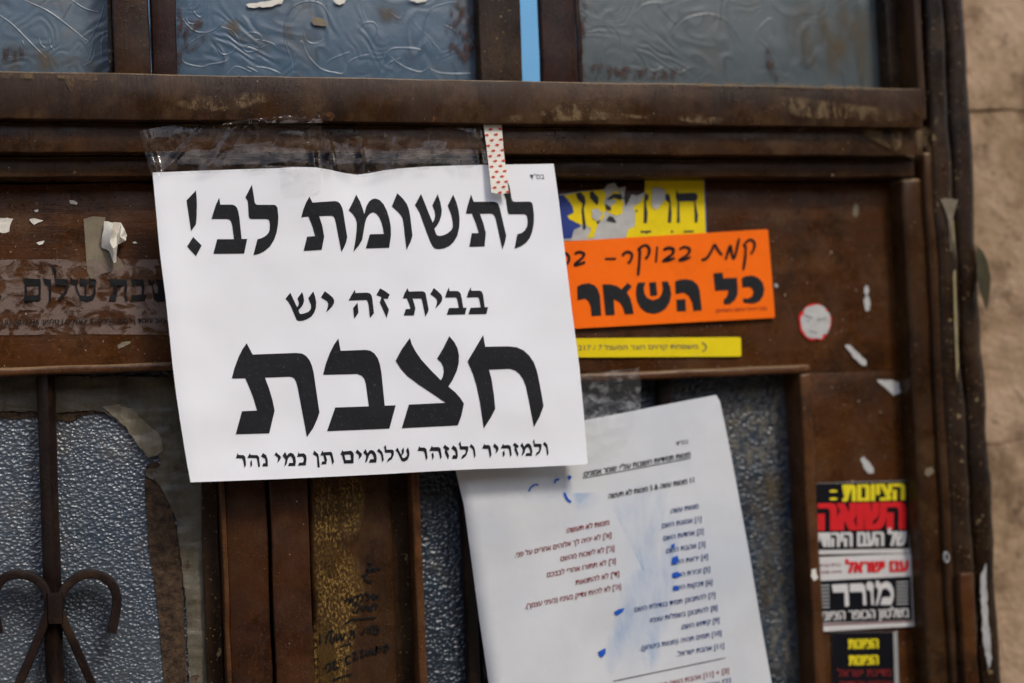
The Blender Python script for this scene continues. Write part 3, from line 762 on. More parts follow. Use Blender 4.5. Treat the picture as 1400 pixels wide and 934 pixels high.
for pol, m in ((c3([(300, 300), (500, 310), (720, 330), (860, 330), (840, 385), (500, 380), (300, 375)]), 'redgrime'), (c3([(1215, 220), (1250, 230), (1260, 330), (1300, 380), (1240, 395), (1215, 330)]), 'redgrime'),
               (c3([(300, 0), (360, 0), (345, 280), (300, 300)]), 'redgrime'), (c3([(1350, 0), (1700, 0), (1780, 390), (1500, 390), (1300, 200)]), 'grime')):
    fade_patch('grime', pol, lambda x, y: .0025, M[m], lights[2])

M['gold'] = smudge_mat('flaking_gold_paint', (.23, .135, .034), .9, 430)
for pol in ([(427, 640), (452, 640), (468, 690), (470, 745), (455, 790), (440, 780), (428, 760)], [(430, 740), (480, 745), (500, 800), (490, 860), (470, 960), (438, 960), (432, 850)], [(455, 640), (500, 650), (495, 720), (470, 740)], [(425, 860), (452, 850), (462, 960), (430, 960)]):
    fade_patch('flaking_paint', pol, lambda x, y: .0024, M['gold'], rl)
# marker scrawl on the worn stile
g = lambda pts: crop(430, 740, 4.815, pts)
bm = bmesh.new()
for s in ([(345, 140), (365, 165), (340, 195), (400, 180), (435, 185)], [(350, 205), (385, 190), (410, 195)], [(310, 230), (345, 220), (330, 250), (370, 265), (378, 250)], [(355, 150), (385, 150)],
          [(195, 395), (220, 380), (235, 405), (240, 370)], [(250, 405), (262, 370), (285, 365), (280, 400), (262, 405)], [(285, 370), (310, 350), (320, 385), (300, 398)], [(325, 350), (350, 345), (358, 380), (335, 388)], [(365, 370), (385, 350), (395, 380), (430, 345)], [(395, 350), (425, 380)],
          [(250, 425), (290, 418), (285, 460), (262, 468), (258, 450)], [(305, 420), (320, 455), (335, 440), (332, 418)], [(350, 415), (358, 450), (375, 425)], [(375, 465), (385, 415), (410, 418), (400, 448)],
          [(200, 545), (250, 520), (330, 508), (408, 502)],
          [(35, 605), (38, 680)], [(75, 670), (90, 610), (115, 590), (105, 650), (125, 670), (130, 630)], [(140, 610), (150, 650), (175, 620), (180, 650), (205, 605)], [(225, 650), (245, 610), (240, 590), (262, 600), (262, 640)],
          [(305, 605), (325, 600), (335, 570)], [(352, 560), (358, 605)], [(370, 600), (375, 560), (400, 565), (395, 600), (380, 600)], [(410, 550), (425, 590), (400, 610)], [(170, 695), (240, 672)],
          [(70, 850), (80, 815), (105, 810), (105, 845), (85, 858)], [(112, 800), (135, 795), (125, 840), (160, 828)], [(165, 785), (190, 778)], [(235, 752), (208, 770), (215, 805), (240, 800)], [(245, 740), (270, 735), (262, 778), (290, 765)],
          [(300, 725), (320, 720), (308, 760), (335, 752)], [(345, 715), (348, 745), (370, 735), (362, 710)], [(378, 708), (385, 735), (405, 725), (410, 690), (408, 745)], [(420, 695), (445, 700), (425, 730)], [(455, 690), (480, 680), (485, 705), (460, 712), (478, 735)], [(120, 915), (180, 895), (245, 875)]):
    ribbon2d(bm, g(s), 2.6)
drape(bm, lambda x, y: .0030, None, .0012); finish('marker_writing', bm, M['marker'], rl)

# ------------------------------------------------------------------ white notice
def d_sign(x, y):
    top = max(0, 1-(y-226)/95.0)
    v = -.0345+.0035*((y-226)/430.0)
    v -= .0030*top*math.exp(-((x-415)/48.0)**2)
    v += .0028*top*math.exp(-((x-490)/30.0)**2)
    v -= .0012*top*math.exp(-((x-590)/60.0)**2)
    v += .0022*math.sin(x*.011+.6)*math.sin(y*.009)+.0010*noise.noise(Vector((x*.009, y*.014, 3)))+.0004*noise.noise(Vector((x*.03, y*.022, 6)))
    v -= .0025*max(0, 1-abs(x-215-(y-236)*.12)/60.0)**2
    return v
sign_edge = ([(208.5, 236), (235, 235), (260, 234), (300, 232.5), (345, 231), (383, 230), (400, 228.5), (418, 228.5), (432, 229), (450, 232), (470, 236.5), (488, 239), (505, 237), (525, 233), (545, 230.5), (580, 228), (620, 226.5), (660, 225.5), (700, 225), (757, 224)]
             + [(764, 275), (773, 350), (782, 425), (792, 500), (798.5, 570), (803.5, 633), (801, 635)]
             + [(770, 636.7), (710, 639.5), (650, 641.5), (590, 644.5), (530, 648), (460, 651.5), (385, 655), (310, 657.8), (260.5, 659.5)]
             + [(255, 630), (247, 580), (241, 540), (236, 500), (231, 450), (226, 403), (221, 365), (217.5, 335), (213, 285)])
sign = tag(sheet('notice', sign_edge, d_sign, M['paper'], cell=10), 'large white paper notice with bold black Hebrew headline, taped to the moulding', 'paper notice')
A_, B_, C_, D_ = (240, 240, 7.781), (400, 240, 7.781), (520, 240, 7.781), (600, 230, 7.781)
E_, F_, G_, H_ = (310, 450, 6.229), (430, 450, 6.229), (520, 450, 6.229), (620, 450, 6.229)
I_, J_, K_, L_, M_, N_ = (380, 380, 9.333), (530, 380, 9.333), (310, 590, 9.333), (440, 590, 9.333), (560, 590, 14.0), (650, 590, 11.667)
line1 = [
 (A_, [(217,158),(224,230),(227,300),(225,440),(217,520),(165,592),(143,440),(117,265)]), (A_, [(188,653),(278,745),(217,858),(123,755)]),
 (A_, [(465,235),(476,310),(600,310),(632,320),(655,345),(668,385),(680,450),(703,675),(763,675),(730,830),(403,832),(443,678),(622,678),(603,530),(592,492),(577,471),(550,462),(383,462),(405,385),(430,310)]),
 (A_, [(812,97),(828,190),(842,285),(852,303),(870,312),(1050,312),(1070,320),(1085,345),(1094,440),(1090,520),(1075,610),(1048,685),(1005,755),(945,805),(888,833),(828,848),(872,678),(920,665),(962,640),(988,612),(1001,580),(1004,520),(997,480),(985,466),(960,462),(800,462),(785,452),(778,430),(774,340),(768,270),(743,233)]),
 (B_, [(180,225),(212,288),(450,272),(480,278),(505,298),(525,335),(537,375),(582,655),(570,710),(550,760),(520,815),(460,500),(450,460),(438,437),(415,427),(282,432),(315,530),(337,650),(310,790),(118,802),(155,650),(240,645),(215,550),(170,436),(93,442),(115,360),(145,285)]),
 (B_, [(677,203),(720,280),(748,360),(763,412),(785,330),(815,275),(850,250),(885,245),(930,263),(970,308),(1005,380),(1030,460),(1045,545),(1047,640),(1028,768),(780,775),(822,625),(972,622),(962,560),(945,495),(920,440),(890,405),(860,393),(830,400),(805,425),(785,460),(770,510),(755,600),(740,685),(705,745),(648,812),(670,690),(682,580),(684,500),(670,455),(640,410),(597,370),(640,285)]),
 (C_, [(180,188),(240,245),(283,305),(303,360),(318,430),(342,640),(322,705),(280,790),(262,650),(247,510),(236,455),(217,420),(185,385),(122,328)]),
 (C_, [(433,195),(495,350),(556,500),(573,475),(583,430),(578,380),(553,318),(610,197),(640,290),(654,370),(648,430),(630,485),(603,533),(575,565),(590,615),(605,636),(630,643),(670,637),(720,612),(755,580),(770,550),(770,500),(755,420),(717,322),(775,203),(810,285),(832,370),(843,450),(840,550),(820,640),(782,705),(735,750),(680,775),(620,783),(580,775),(555,750),(530,700),(470,540),(420,400),(395,355),(368,315)]),
 (D_, [(342,280),(372,358),(585,356),(618,366),(638,393),(650,430),(717,720),(705,780),(677,866),(640,700),(605,540),(592,508),(577,490),(555,483),(437,485),(475,590),(500,690),(487,832),(325,836),(350,692),(425,690),(395,590),(352,484),(288,484),(305,405)]),
 (D_, [(735,150),(752,195),(765,265),(774,325),(784,348),(802,358),(965,355),(990,366),(1000,395),(1012,500),(1010,590),(995,670),(970,740),(930,792),(875,830),(805,858),(835,703),(880,690),(915,662),(938,622),(945,580),(942,530),(932,500),(910,489),(755,490),(742,484),(733,465),(712,320),(690,275),(700,220)])]
line3 = [
 (E_, [(170,120),(220,217),(590,203),(640,208),(677,229),(705,265),(725,310),(740,370),(765,540),(790,710),(770,770),(735,845),(683,920),(605,500),(592,450),(577,422),(555,408),(530,405),(325,413),(362,510),(390,605),(408,695),(362,888),(77,895),(130,700),(258,694),(232,600),(200,515),(158,418),(43,421),(65,335),(100,240),(135,170)]),
 (F_, [(203,80),(223,185),(435,177),(475,184),(510,207),(540,250),(557,300),(570,370),(598,652),(692,649),(638,847),(107,869),(177,668),(463,658),(448,545),(437,465),(425,425),(402,397),(365,382),(73,389),(95,300),(130,205),(165,135)]),
 (G_, [(252,75),(268,130),(300,190),(350,262),(430,350),(516,436),(532,405),(541,360),(535,320),(518,285),(483,252),(540,155),(587,60),(630,110),(658,165),(670,225),(668,290),(650,360),(615,435),(580,490),(640,540),(680,585),(712,635),(690,740),(660,820),(183,844),(243,643),(556,628),(480,575),(330,475),(230,400),(175,340),(130,270),(180,175)]),
 (H_, [(253,50),(271,150),(470,147),(540,155),(598,182),(645,225),(685,285),(712,360),(735,470),(768,655),(735,745),(685,835),(640,600),(617,490),(595,430),(562,382),(525,352),(480,338),(303,346),(325,430),(345,560),(356,680),(320,750),(258,847),(225,620),(195,480),(165,380),(120,275),(185,165)])]
line2 = [
 (I_, [(157,188),(200,280),(245,375),(262,350),(268,315),(250,262),(308,180),(325,230),(334,290),(322,335),(300,370),(262,410),(275,450),(290,462),(330,455),(385,435),(412,410),(424,380),(420,335),(388,258),(450,172),(475,240),(488,310),(485,380),(465,440),(430,490),(375,525),(320,545),(265,548),(238,532),(220,490),(165,360),(130,300),(97,268)]),
 (I_, [(597,168),(660,215),(700,250),(718,285),(716,320),(695,360),(660,400),(615,437),(638,370),(642,330),(630,300),(600,280),(550,248)]),
 (I_, [(982,150),(990,193),(1140,188),(1175,198),(1195,225),(1205,270),(1225,450),(1175,512),(1158,350),(1145,300),(1130,280),(902,288),(940,220)]), (I_, [(1015,315),(1028,440),(1005,480),(973,522),(960,385)]),
 (I_, [(1303,133),(1362,165),(1426,212),(1403,268),(1345,262),(1365,305),(1417,405),(1388,510),(1340,400),(1300,312),(1322,243),(1257,218)]),
 (J_, [(252,130),(272,175),(440,170),(468,178),(485,200),(523,400),(515,435),(482,495),(440,290),(428,262),(318,263),(340,330),(355,390),(335,478),(205,480),(232,398),(293,395),(275,330),(245,262),(193,262),(215,200)]),
 (J_, [(590,128),(645,175),(685,215),(698,255),(690,300),(660,340),(607,392),(628,330),(630,290),(618,262),(590,240),(545,207)]),
 (J_, [(783,118),(790,168),(890,167),(915,178),(932,205),(945,260),(965,380),(1007,380),(988,465),(755,470),(783,385),(908,382),(890,280),(880,258),(865,248),(732,252),(752,185)]),
 (J_, [(1060,118),(1067,163),(1175,163),(1200,175),(1217,210),(1240,373),(1283,373),(1260,460),(1030,465),(1058,382),(1187,377),(1170,280),(1160,255),(1145,246),(1008,250),(1030,180)])]
line4 = [
 (K_, [(137,275),(150,298),(215,302),(238,325),(247,430),(228,462),(208,370),(195,345),(118,340)]),
 (K_, [(295,275),(303,298),(390,302),(412,325),(425,440),(405,458),(385,350),(375,340),(262,338)]), (K_, [(318,360),(325,430),(305,458),(298,395)]),
 (K_, [(462,275),(505,305),(523,360),(525,445),(455,445),(465,405),(495,405),(490,350),(438,318)]),
 (K_, [(628,265),(690,318),(688,350),(645,402),(655,350),(650,330),(610,300)]),
 (K_, [(745,260),(768,310),(785,285),(815,270),(850,285),(875,325),(883,380),(875,438),(783,440),(797,402),(848,400),(840,345),(820,318),(800,320),(780,350),(765,410),(735,450),(750,360),(713,308)]),
 (K_, [(918,258),(925,282),(985,278),(1012,305),(1020,345),(1010,430),(910,436),(925,398),(975,395),(985,350),(972,325),(960,320),(897,325)]),
 (K_, [(1115,243),(1165,285),(1175,320),(1188,455),(1160,460),(1150,320),(1100,290)]),
 (K_, [(1220,243),(1232,265),(1330,258),(1345,275),(1370,385),(1350,425),(1325,320),(1315,300),(1262,302),(1280,360),(1270,415),(1205,420),(1220,382),(1250,380),(1232,305),(1195,305)]),
 (L_, [(262,238),(275,255),(370,245),(395,262),(408,290),(405,405),(285,408),(262,320),(255,298),(235,297)], [(288,298),(303,365),(372,362),(365,300),(350,292)]),
 (L_, [(450,228),(512,285),(508,315),(465,362),(475,318),(470,300),(430,268)]),
 (L_, [(557,225),(585,280),(605,245),(630,235),(665,248),(692,290),(702,340),(695,395),(600,398),(620,355),(665,352),(655,305),(635,280),(615,285),(598,320),(582,370),(552,405),(565,330),(565,305),(528,270)]),
 (L_, [(728,215),(770,260),(780,290),(792,360),(772,395),(755,300),(745,280),(705,250)]),
 (L_, [(815,170),(825,232),(905,232),(920,250),(918,300),(895,350),(830,395),(850,345),(880,325),(888,290),(880,270),(805,270),(800,220),(790,205)]),
 (L_, [(967,205),(1010,295),(1020,270),(1018,240),(1040,203),(1050,240),(1045,275),(1020,310),(1030,335),(1050,340),(1080,320),(1090,290),(1075,240),(1100,200),(1118,260),(1118,310),(1095,360),(1060,382),(1025,380),(1005,350),(970,270),(940,240)]),
 (L_, [(1243,188),(1258,205),(1310,205),(1335,225),(1350,335),(1330,370),(1315,285),(1300,250),(1222,248)]),
 (M_, [(428,268),(440,300),(560,298),(592,325),(617,490),(590,535),(560,400),(548,372),(377,372)]), (M_, [(455,400),(465,490),(437,545),(420,430)]),
 (M_, [(672,253),(762,318),(745,370),(712,350),(757,465),(738,538),(672,400),(682,345),(640,310)]),
 (M_, [(835,263),(895,310),(920,390),(925,470),(908,522),(815,522),(830,455),(885,452),(875,390),(850,360),(798,325)]),
 (M_, [(972,183),(990,282),(1110,280),(1125,300),(1122,360),(1085,460),(1040,505),(985,525),(1015,455),(1060,430),(1080,380),(1070,348),(975,348),(962,340),(955,275),(937,245)]),
 (M_, [(1180,238),(1235,295),(1250,340),(1265,455),(1240,515),(1215,360),(1195,325),(1145,290)]),
 (N_, [(140,190),(150,215),(215,215),(240,240),(258,370),(232,425),(208,290),(195,275),(107,275)]),
 (N_, [(305,188),(365,245),(372,280),(355,315),(318,358),(330,310),(325,280),(280,238)]),
 (N_, [(443,190),(450,218),(535,215),(562,235),(580,370),(555,412),(535,290),(522,270),(403,270)]), (N_, [(462,300),(468,370),(442,418),(432,330)]),
 (N_, [(625,178),(690,225),(678,268),(650,255),(688,360),(672,405),(622,290),(628,245),(597,218)]),
 (N_, [(745,178),(778,245),(800,210),(830,190),(865,195),(895,240),(910,310),(900,388),(795,390),(815,345),(875,345),(865,290),(845,255),(825,250),(800,280),(785,340),(735,400),(755,300),(750,270),(717,225)]),
 (N_, [(938,120),(948,195),(1040,195),(1058,215),(1050,280),(1025,345),(955,395),(975,340),(1010,315),(1020,270),(1010,245),(945,248),(930,235),(928,190),(915,165)]),
 (N_, [(1105,165),(1145,205),(1155,250),(1168,350),(1145,395),(1130,270),(1115,240),(1075,205)])]
for ln in (line1, line2, line3, line4):
    bm = bmesh.new()
    for fr, *loops in ln: poly2d(bm, [crop(*fr, l) for l in loops])
    drape(bm, d_sign, 10, .00035); finish('lettering', bm, M['ink'], sign)
bm = bmesh.new(); text2d(bm, 'בס"ד', (724.5, 241.8), (744, 241.8), 5.5); drape(bm, d_sign, None, .00035); finish('lettering', bm, M['ink_grey'], sign)

# ------------------------------------------------------------------ laminated sheet below
def d_sheet(x, y):
    ex = 622+(y-640)*.155                      # left edge
    v = -.010-.0012*math.sin((y-540)*.012)-.0008*math.sin(x*.02)
    u = (x-ex)
    if u < 11: v += .00055*(11-u)               # left edge curls back
    v -= .0018*math.exp(-((y-700)/40.0)**2)*max(0, 1-u/260.0)
    v += .0006*noise.noise(Vector((x*.012, y*.012, 8)))
    return v
sh_edge = [(612, 575), (700, 572), (792, 576), (830, 569), (900, 555), (979, 540), (984, 548), (990, 575), (1000, 625), (1012, 690), (1025, 760), (1040, 850), (1055, 934), (1066, 1000), (680, 1000), (668, 934), (655, 845), (645, 770), (634, 690), (622, 640)]
sheet2 = tag(sheet('laminated_sheet', sh_edge, d_sheet, M['paper_old'], cell=10), 'tilted weathered white sheet of red and blue Hebrew lists under the notice', 'paper sheet')
SL = lambda l, r: (l, r)
rows = [('ink_small', [('בס"ד', (924.5, 607), (941, 603.5), 4.8, 0), ('מצוות תמידיות חשובות עפ"י: שומר אמונים:', (797, 649), (944, 621.5), 6.2, .022), ('11 מצוות עשה & 5 מצוות לא תעשה', (832, 679), (949, 656.5), 6.0, .022)]),
        ('ink_blue', [('מצוות עשה:', (916, 699.5), (955, 692), 5.6, .018), ('[1] אמונת השם', (905, 719.5), (959, 709.5), 5.6, .014), ('[2] אחדות השם', (907, 736.5), (962, 726.5), 5.6, .014), ('[3] אהבת השם', (911, 754), (964.5, 744), 5.6, .014),
                      ('[4] יראת השם', (918, 770), (968, 761), 5.6, .014), ('[5] זכירת השם', (920, 788), (971, 778.5), 5.6, .014), ('[6] דבקות השם', (920, 805), (974, 796), 5.6, .014), ('[7] להתבונן תמיד בגדולת השם', (867.5, 834), (978, 813.5), 5.6, .014),
                      ('[8] להתבונן בשפלות עצמו', (889, 848.5), (981, 831), 5.6, .014), ('[9] קידוש השם.', (930.6, 858), (983.5, 848), 5.6, .014), ('[10] תמים תהיה (מצוות ביטחון).', (875, 887), (986.5, 865.5), 5.6, .014), ('[11] אהבת ישראל.', (925, 895), (990, 883), 5.6, .014),
                      ('[2] אחדות השם', (930, 945), (999, 931), 5.6, .014)]),
        ('ink_red', [('מצוות לא תעשה:', (774, 726), (833, 714.5), 5.8, .018), ("[א'] לא יהיה לך אלוהים אחרים על פני.", (704, 759.5), (836, 731.5), 5.8, .012), ("[ב'] לא לשכוח מהשם", (766.5, 764.5), (840, 749.5), 5.8, .012),
                     ("[ג'] לא תתורו אחרי לבבכם", (748, 786.5), (842, 767), 5.8, .012), ("[ד'] לא להתגאות", (787, 797), (846.6, 784.5), 5.8, .012), ("[ה'] לא להיות צדיק בעיניו (בעיני עצמך).", (718, 829.5), (849, 802), 5.8, .012), ('[3] + [11] אהבת השם מביא', (895, 939), (996.5, 917), 5.6, .012)])]
for mt, ls in rows:
    for s, l, r, h, b in ls:
        bm = bmesh.new(); text2d(bm, s, l, r, h, b)
        if h == 6.2: ribbon2d(bm, [(797, 654), (870, 640.5), (944, 626.5)], 1.0)
        drape(bm, d_sheet, None, .0005); finish('lettering', bm, M[mt], sheet2)
bm = bmesh.new(); ribbon2d(bm, [(838, 931.5), (915, 915.5), (992, 899.5)], 1.1)
drape(bm, d_sheet, None, .0005); finish('ruled_line', bm, M['ink_small'], sheet2)
bm = bmesh.new()
c8 = lambda pts: crop(620, 600, 6.672, pts)
for s, w in (([(685, 482), (710, 440), (745, 418), (775, 420)], 2.4), ([(920, 408), (930, 380), (945, 372), (965, 370)], 2.6), ([(1010, 490), (1035, 545), (1072, 580)], 3.2)): ribbon2d(bm, c8(s), w)
poly2d(bm, [c8([(1042, 340), (1065, 332), (1080, 350), (1062, 375), (1045, 368)])])
drape(bm, d_sheet, 12, .0007); finish('blue_marker_strokes', bm, M['ink_bright'], sheet2)
for q in ([(878, 545), (905, 530), (935, 525), (925, 545), (895, 565), (880, 560)], [(788, 765), (830, 742), (832, 770), (812, 795), (798, 790)]):
    bm = bmesh.new(); poly2d(bm, [crop(620, 700, 3.993, q)]); drape(bm, d_sheet, 12, .0007); finish('blue_marker_blot', bm, M['ink_bright'], sheet2)
for q in ([(315, 250), (345, 238), (352, 265), (335, 288), (312, 280)], [(315, 335), (345, 325), (368, 345), (345, 360), (316, 355)], [(320, 415), (335, 400), (355, 408), (350, 428), (325, 430)], [(310, 180), (330, 172), (328, 195), (312, 200)]):
    bm = bmesh.new(); poly2d(bm, [crop(840, 700, 3.993, q)]); drape(bm, d_sheet, 12, .0007); finish('blue_marker_blot', bm, M['ink_bright'], sheet2)
for q in (c8([(830, 350), (930, 300), (1080, 330), (1075, 480), (1150, 600), (1260, 500), (1330, 500), (1340, 590), (1150, 660), (1040, 600), (900, 560), (820, 500)]), [(836, 690), (870, 660), (905, 640), (915, 680), (900, 760), (925, 800), (910, 870), (880, 930), (850, 925), (838, 870), (850, 800), (880, 760)],
          [(832, 860), (850, 830), (870, 820), (862, 870), (842, 920), (826, 915)], c8([(560, 470), (700, 480), (900, 470), (980, 500), (940, 570), (700, 580)]), [(905, 700), (930, 690), (925, 800), (905, 790)], [(880, 870), (900, 850), (905, 900), (890, 925), (878, 915)]):
    fade_patch('ink_smear', q, lambda x, y: d_sheet(x, y)-.00025, M['smear'], sheet2)

# ------------------------------------------------------------------ stickers on the right leaf
o1 = lambda pts: crop(765, 310, 6.669, pts); o2 = lambda pts: crop(905, 310, 6.669, pts)
Y = lambda pts: crop(755, 240, 6.364, pts)
fl = lambda d: (lambda x, y: d+.0003*noise.noise(Vector((x*.03, y*.03, 5))))
dy_ = fl(-.0022)
yel = tag(sheet('torn_sticker', Y([(-40, 172), (55, 165), (250, 138), (450, 120), (480, 80), (540, 60), (575, 110), (640, 95), (620, 200), (640, 270), (690, 165), (740, 175), (800, 150), (808, 45), (1060, 40), (1330, 42), (1352, 540), (700, 560), (-40, 570)]), dy_, M['torn'], cell=10), 'torn yellow and blue sticker peeking out above the orange one', 'sticker')
def overlay(name, polys, mat, par, depth, off, cell=12):
    bm = bmesh.new()
    for p in polys: poly2d(bm, p if isinstance(p[0], list) else [p])
    drape(bm, depth, cell, off); return finish(name, bm, M[mat], par)
overlay('yellow_print', [Y([(808, 46), (1318, 43), (1338, 530), (640, 545), (660, 470), (720, 440), (722, 330), (705, 275), (765, 232), (806, 165)]),
                         Y([(105, 172), (250, 142), (440, 124), (470, 170), (450, 240), (480, 300), (440, 330), (460, 350), (400, 420), (360, 540), (300, 545), (340, 470), (300, 430), (255, 430), (150, 380), (132, 352), (188, 325), (180, 275), (140, 215)]),
                         Y([(500, 170), (560, 130), (600, 165), (620, 240), (610, 330), (560, 350), (480, 320), (520, 260), (560, 230)])], 'yellow', yel, dy_, .0003)
overlay('blue_print', [Y([(-40, 176), (100, 175), (140, 215), (180, 275), (186, 322), (130, 350), (148, 382), (250, 432), (240, 450), (190, 470), (170, 545), (-40, 560)])], 'blue', yel, dy_, .0003)
overlay('blue_print', [Y([(1321, 43), (1331, 43), (1352, 530), (1341, 530)])], 'blue', yel, dy_, .0003)
overlay('lettering', [Y(p) for p in ([(205, 160), (245, 145), (285, 185), (290, 230), (275, 290), (295, 460), (270, 470), (255, 300), (265, 245), (220, 205)], [(325, 150), (350, 135), (405, 195), (400, 250), (385, 255), (330, 195)],
   [(470, 210), (530, 160), (600, 160), (615, 200), (590, 215), (540, 195), (500, 210)], [(460, 240), (515, 280), (510, 310), (465, 295)], [(495, 350), (530, 360), (560, 410), (530, 405), (470, 390)], [(385, 410), (410, 380), (420, 395), (400, 425)],
   [(805, 155), (835, 165), (840, 205), (815, 225), (830, 330), (825, 415), (795, 415), (800, 225)], [(985, 160), (1020, 165), (1030, 220), (1040, 330), (1035, 410), (1005, 412), (1018, 240), (980, 205)],
   [(1080, 120), (1095, 155), (1250, 150), (1270, 180), (1260, 215), (1245, 225), (1270, 350), (1262, 410), (1240, 410), (1235, 225), (1105, 225), (1110, 410), (1085, 412), (1090, 230), (1075, 190)],
   [(722, 308), (733, 296), (745, 308), (733, 322)], [(768, 482), (862, 480), (862, 495), (830, 498), (822, 515), (812, 498), (770, 498)], [(1030, 488), (1042, 475), (1054, 488), (1042, 502)], [(1140, 482), (1230, 478), (1232, 492), (1145, 496)])], 'ink_small', yel, dy_, .0006)
overlay('torn_core', [Y([(870, 110), (920, 105), (980, 125), (985, 205), (940, 260), (900, 300), (868, 262)])], 'torn', yel, dy_, .0009)
overlay('torn_core', [Y([(345, 300), (390, 285), (440, 330), (400, 400), (350, 370)])], 'torn', yel, dy_, .0009)

do_ = fl(-.0036)
org = tag(sheet('orange_sticker', [(740, 332), (900, 322.5), (1048, 313.5), (1050, 315), (1055, 375), (1059.5, 432), (1058, 434.5), (920, 442), (740, 452)], do_, M['orange'], cell=12), 'bright orange sticker with handwriting above fat black Hebrew letters', 'sticker')
overlay('lettering', [o1(p) for p in ([(162,545),(200,525),(270,515),(320,535),(350,570),(370,630),(382,810),(292,815),(285,730),(265,680),(235,655),(165,670)],
  [(392,525),(460,525),(520,540),(565,570),(620,512),(660,545),(615,600),(645,650),(665,720),(675,795),(597,798),(580,740),(550,690),(495,660),(503,805),(420,808)],
  [(715,510),(783,508),(768,560),(775,610),(800,650),(850,670),(900,655),(930,620),(942,570),(935,500),(985,498),(1010,550),(1020,620),(1005,690),(970,745),(920,780),(860,795),(790,780),(740,740),(708,680),(697,610),(702,550)], [(818,508),(880,505),(892,620),(870,632),(828,628)])] + [o2(p) for p in ([(120,500),(160,483),(220,478),(280,490),(325,530),(345,580),(365,760),(288,768),(275,690),(245,630),(200,600),(125,615)], [(132,665),(215,660),(220,770),(137,772)])], 'ink', org, do_, .0004)
overlay('lettering', [o2(p) for p in (
  [(470,425),(552,418),(562,470),(685,465),(692,560),(690,620),(665,670),(620,705),(570,710),(562,670),(590,640),(605,600),(600,578),(485,585)],
  [(727,470),(760,452),(820,445),(880,465),(920,510),(935,570),(925,630),(890,680),(840,700),(790,700),(745,690),(738,655),(790,655),(825,630),(835,595),(820,562),(790,548),(735,555)])], 'ink', org, do_, .0004)
bm = bmesh.new()
for s in ([(40, 235), (75, 255), (88, 295), (70, 345)], [(140, 245), (180, 230), (222, 245), (215, 275), (190, 300), (140, 345), (185, 340), (235, 322)], [(415, 292), (515, 292)], [(572, 265), (600, 235), (640, 232), (662, 260), (650, 305), (625, 335)], [(712, 215), (760, 175), (800, 173), (820, 210), (810, 260), (785, 295)],
          [(735, 210), (728, 330), (717, 445)], [(892, 180), (880, 325)], [(950, 215), (990, 195), (1037, 208), (1030, 245), (990, 280), (945, 312), (1000, 303), (1050, 285)]): ribbon2d(bm, o1(s), 3.7)
for s in ([(15, 210), (60, 190), (105, 205), (100, 245), (60, 275), (15, 312), (60, 303), (108, 288)], [(160, 205), (205, 185), (250, 200), (245, 240), (205, 275), (160, 305), (210, 298), (262, 274)][:0] or [(160, 205), (205, 185), (250, 200), (245, 240), (205, 275), (160, 305), (210, 298), (262, 274)],
          [(362, 305), (410, 285), (450, 225), (480, 165), (510, 210), (550, 260)], [(582, 300), (600, 240), (625, 175), (635, 230), (655, 290), (680, 220), (705, 105)], [(745, 180), (775, 135), (815, 120), (845, 150), (840, 200), (812, 250)], [(765, 170), (760, 280), (743, 395)]): ribbon2d(bm, o2(s), 3.5)
drape(bm, do_, None, .0006); finish('handwriting', bm, M['marker'], org)
bm = bmesh.new(); text2d(bm, '(בני היכל נחום השמים)', (979, 425), (1048, 421.5), 3.6, .01); drape(bm, do_, None, .0005); finish('small_print', bm, M['st_darkred'], org)

ds_ = fl(-.0018)
ys = tag(sheet('yellow_strip', [(740, 463), (1011, 461), (1013, 463), (1013.5, 485.5), (1012, 487.5), (740, 489)], ds_, M['yellow2'], cell=14), 'narrow plain yellow strip with one faint line of print, below the orange sticker', 'sticker')
bm = bmesh.new(); text2d(bm, 'משפחת קרויס חצר המעגל 7 / 217', (791, 476), (954, 474), 5.2); ribbon2d(bm, [(960, 468), (966, 474), (961, 481)], 1.6)
drape(bm, ds_, None, .0005); finish('lettering', bm, M['ink_grey'], ys)

k1 = lambda pts: crop(1105, 650, 8.494, pts); k2 = lambda pts: crop(1105, 750, 7.781, pts); k3 = lambda pts: crop(1120, 850, 10.769, pts)
d1 = fl(-.0016); d2 = fl(-.0024); d3 = fl(-.0016)
s1 = tag(sheet('black_sticker', k1([(85, 95), (640, 75), (1140, 62), (1195, 52), (1215, 480), (1235, 900), (600, 910), (105, 918)]), d1, M['white'], cell=12), 'black sticker with yellow, red and white Hebrew lines, topmost of its column', 'sticker', 'black stickers beside the window')
overlay('black_field', [k1([(86, 97), (640, 80), (1143, 66), (1160, 480), (1175, 848), (600, 858), (103, 866)])], 'black', s1, d1, .0003)
def letters(par, depth, off, mat, items):
    bm = bmesh.new()
    for s, l, r, h, b in items: text2d(bm, s, l, r, h, b)
    drape(bm, depth, None, off); return finish('lettering', bm, M[mat], par)
letters(s1, d1, .0006, 'st_yellow', [('הציונות', k1([(395, 212)])[0], k1([(1125, 195)])[0], 20.5, .045), (':', k1([(245, 215)])[0], k1([(340, 212)])[0], 17, .03)])
letters(s1, d1, .0006, 'st_red', [('השואה', k1([(110, 492)])[0], k1([(1135, 475)])[0], 33.5, .05)])
letters(s1, d1, .0006, 'st_white', [('של העם היהודי', k1([(95, 755)])[0], k1([(1140, 738)])[0], 18, .04)])
s2 = tag(sheet('black_sticker', k2([(105, 92), (640, 70), (1172, 50), (1195, 440), (1217, 822), (700, 850), (140, 886)]), d2, M['white'], cell=12), 'white bordered sticker with red headline over a black panel of striped blocks', 'sticker', 'black stickers beside the window')
overlay('black_field', [k2([(120, 345), (1090, 295), (1100, 530), (1110, 760), (620, 778), (145, 790), (130, 560)])], 'black', s2, d2, .0003)
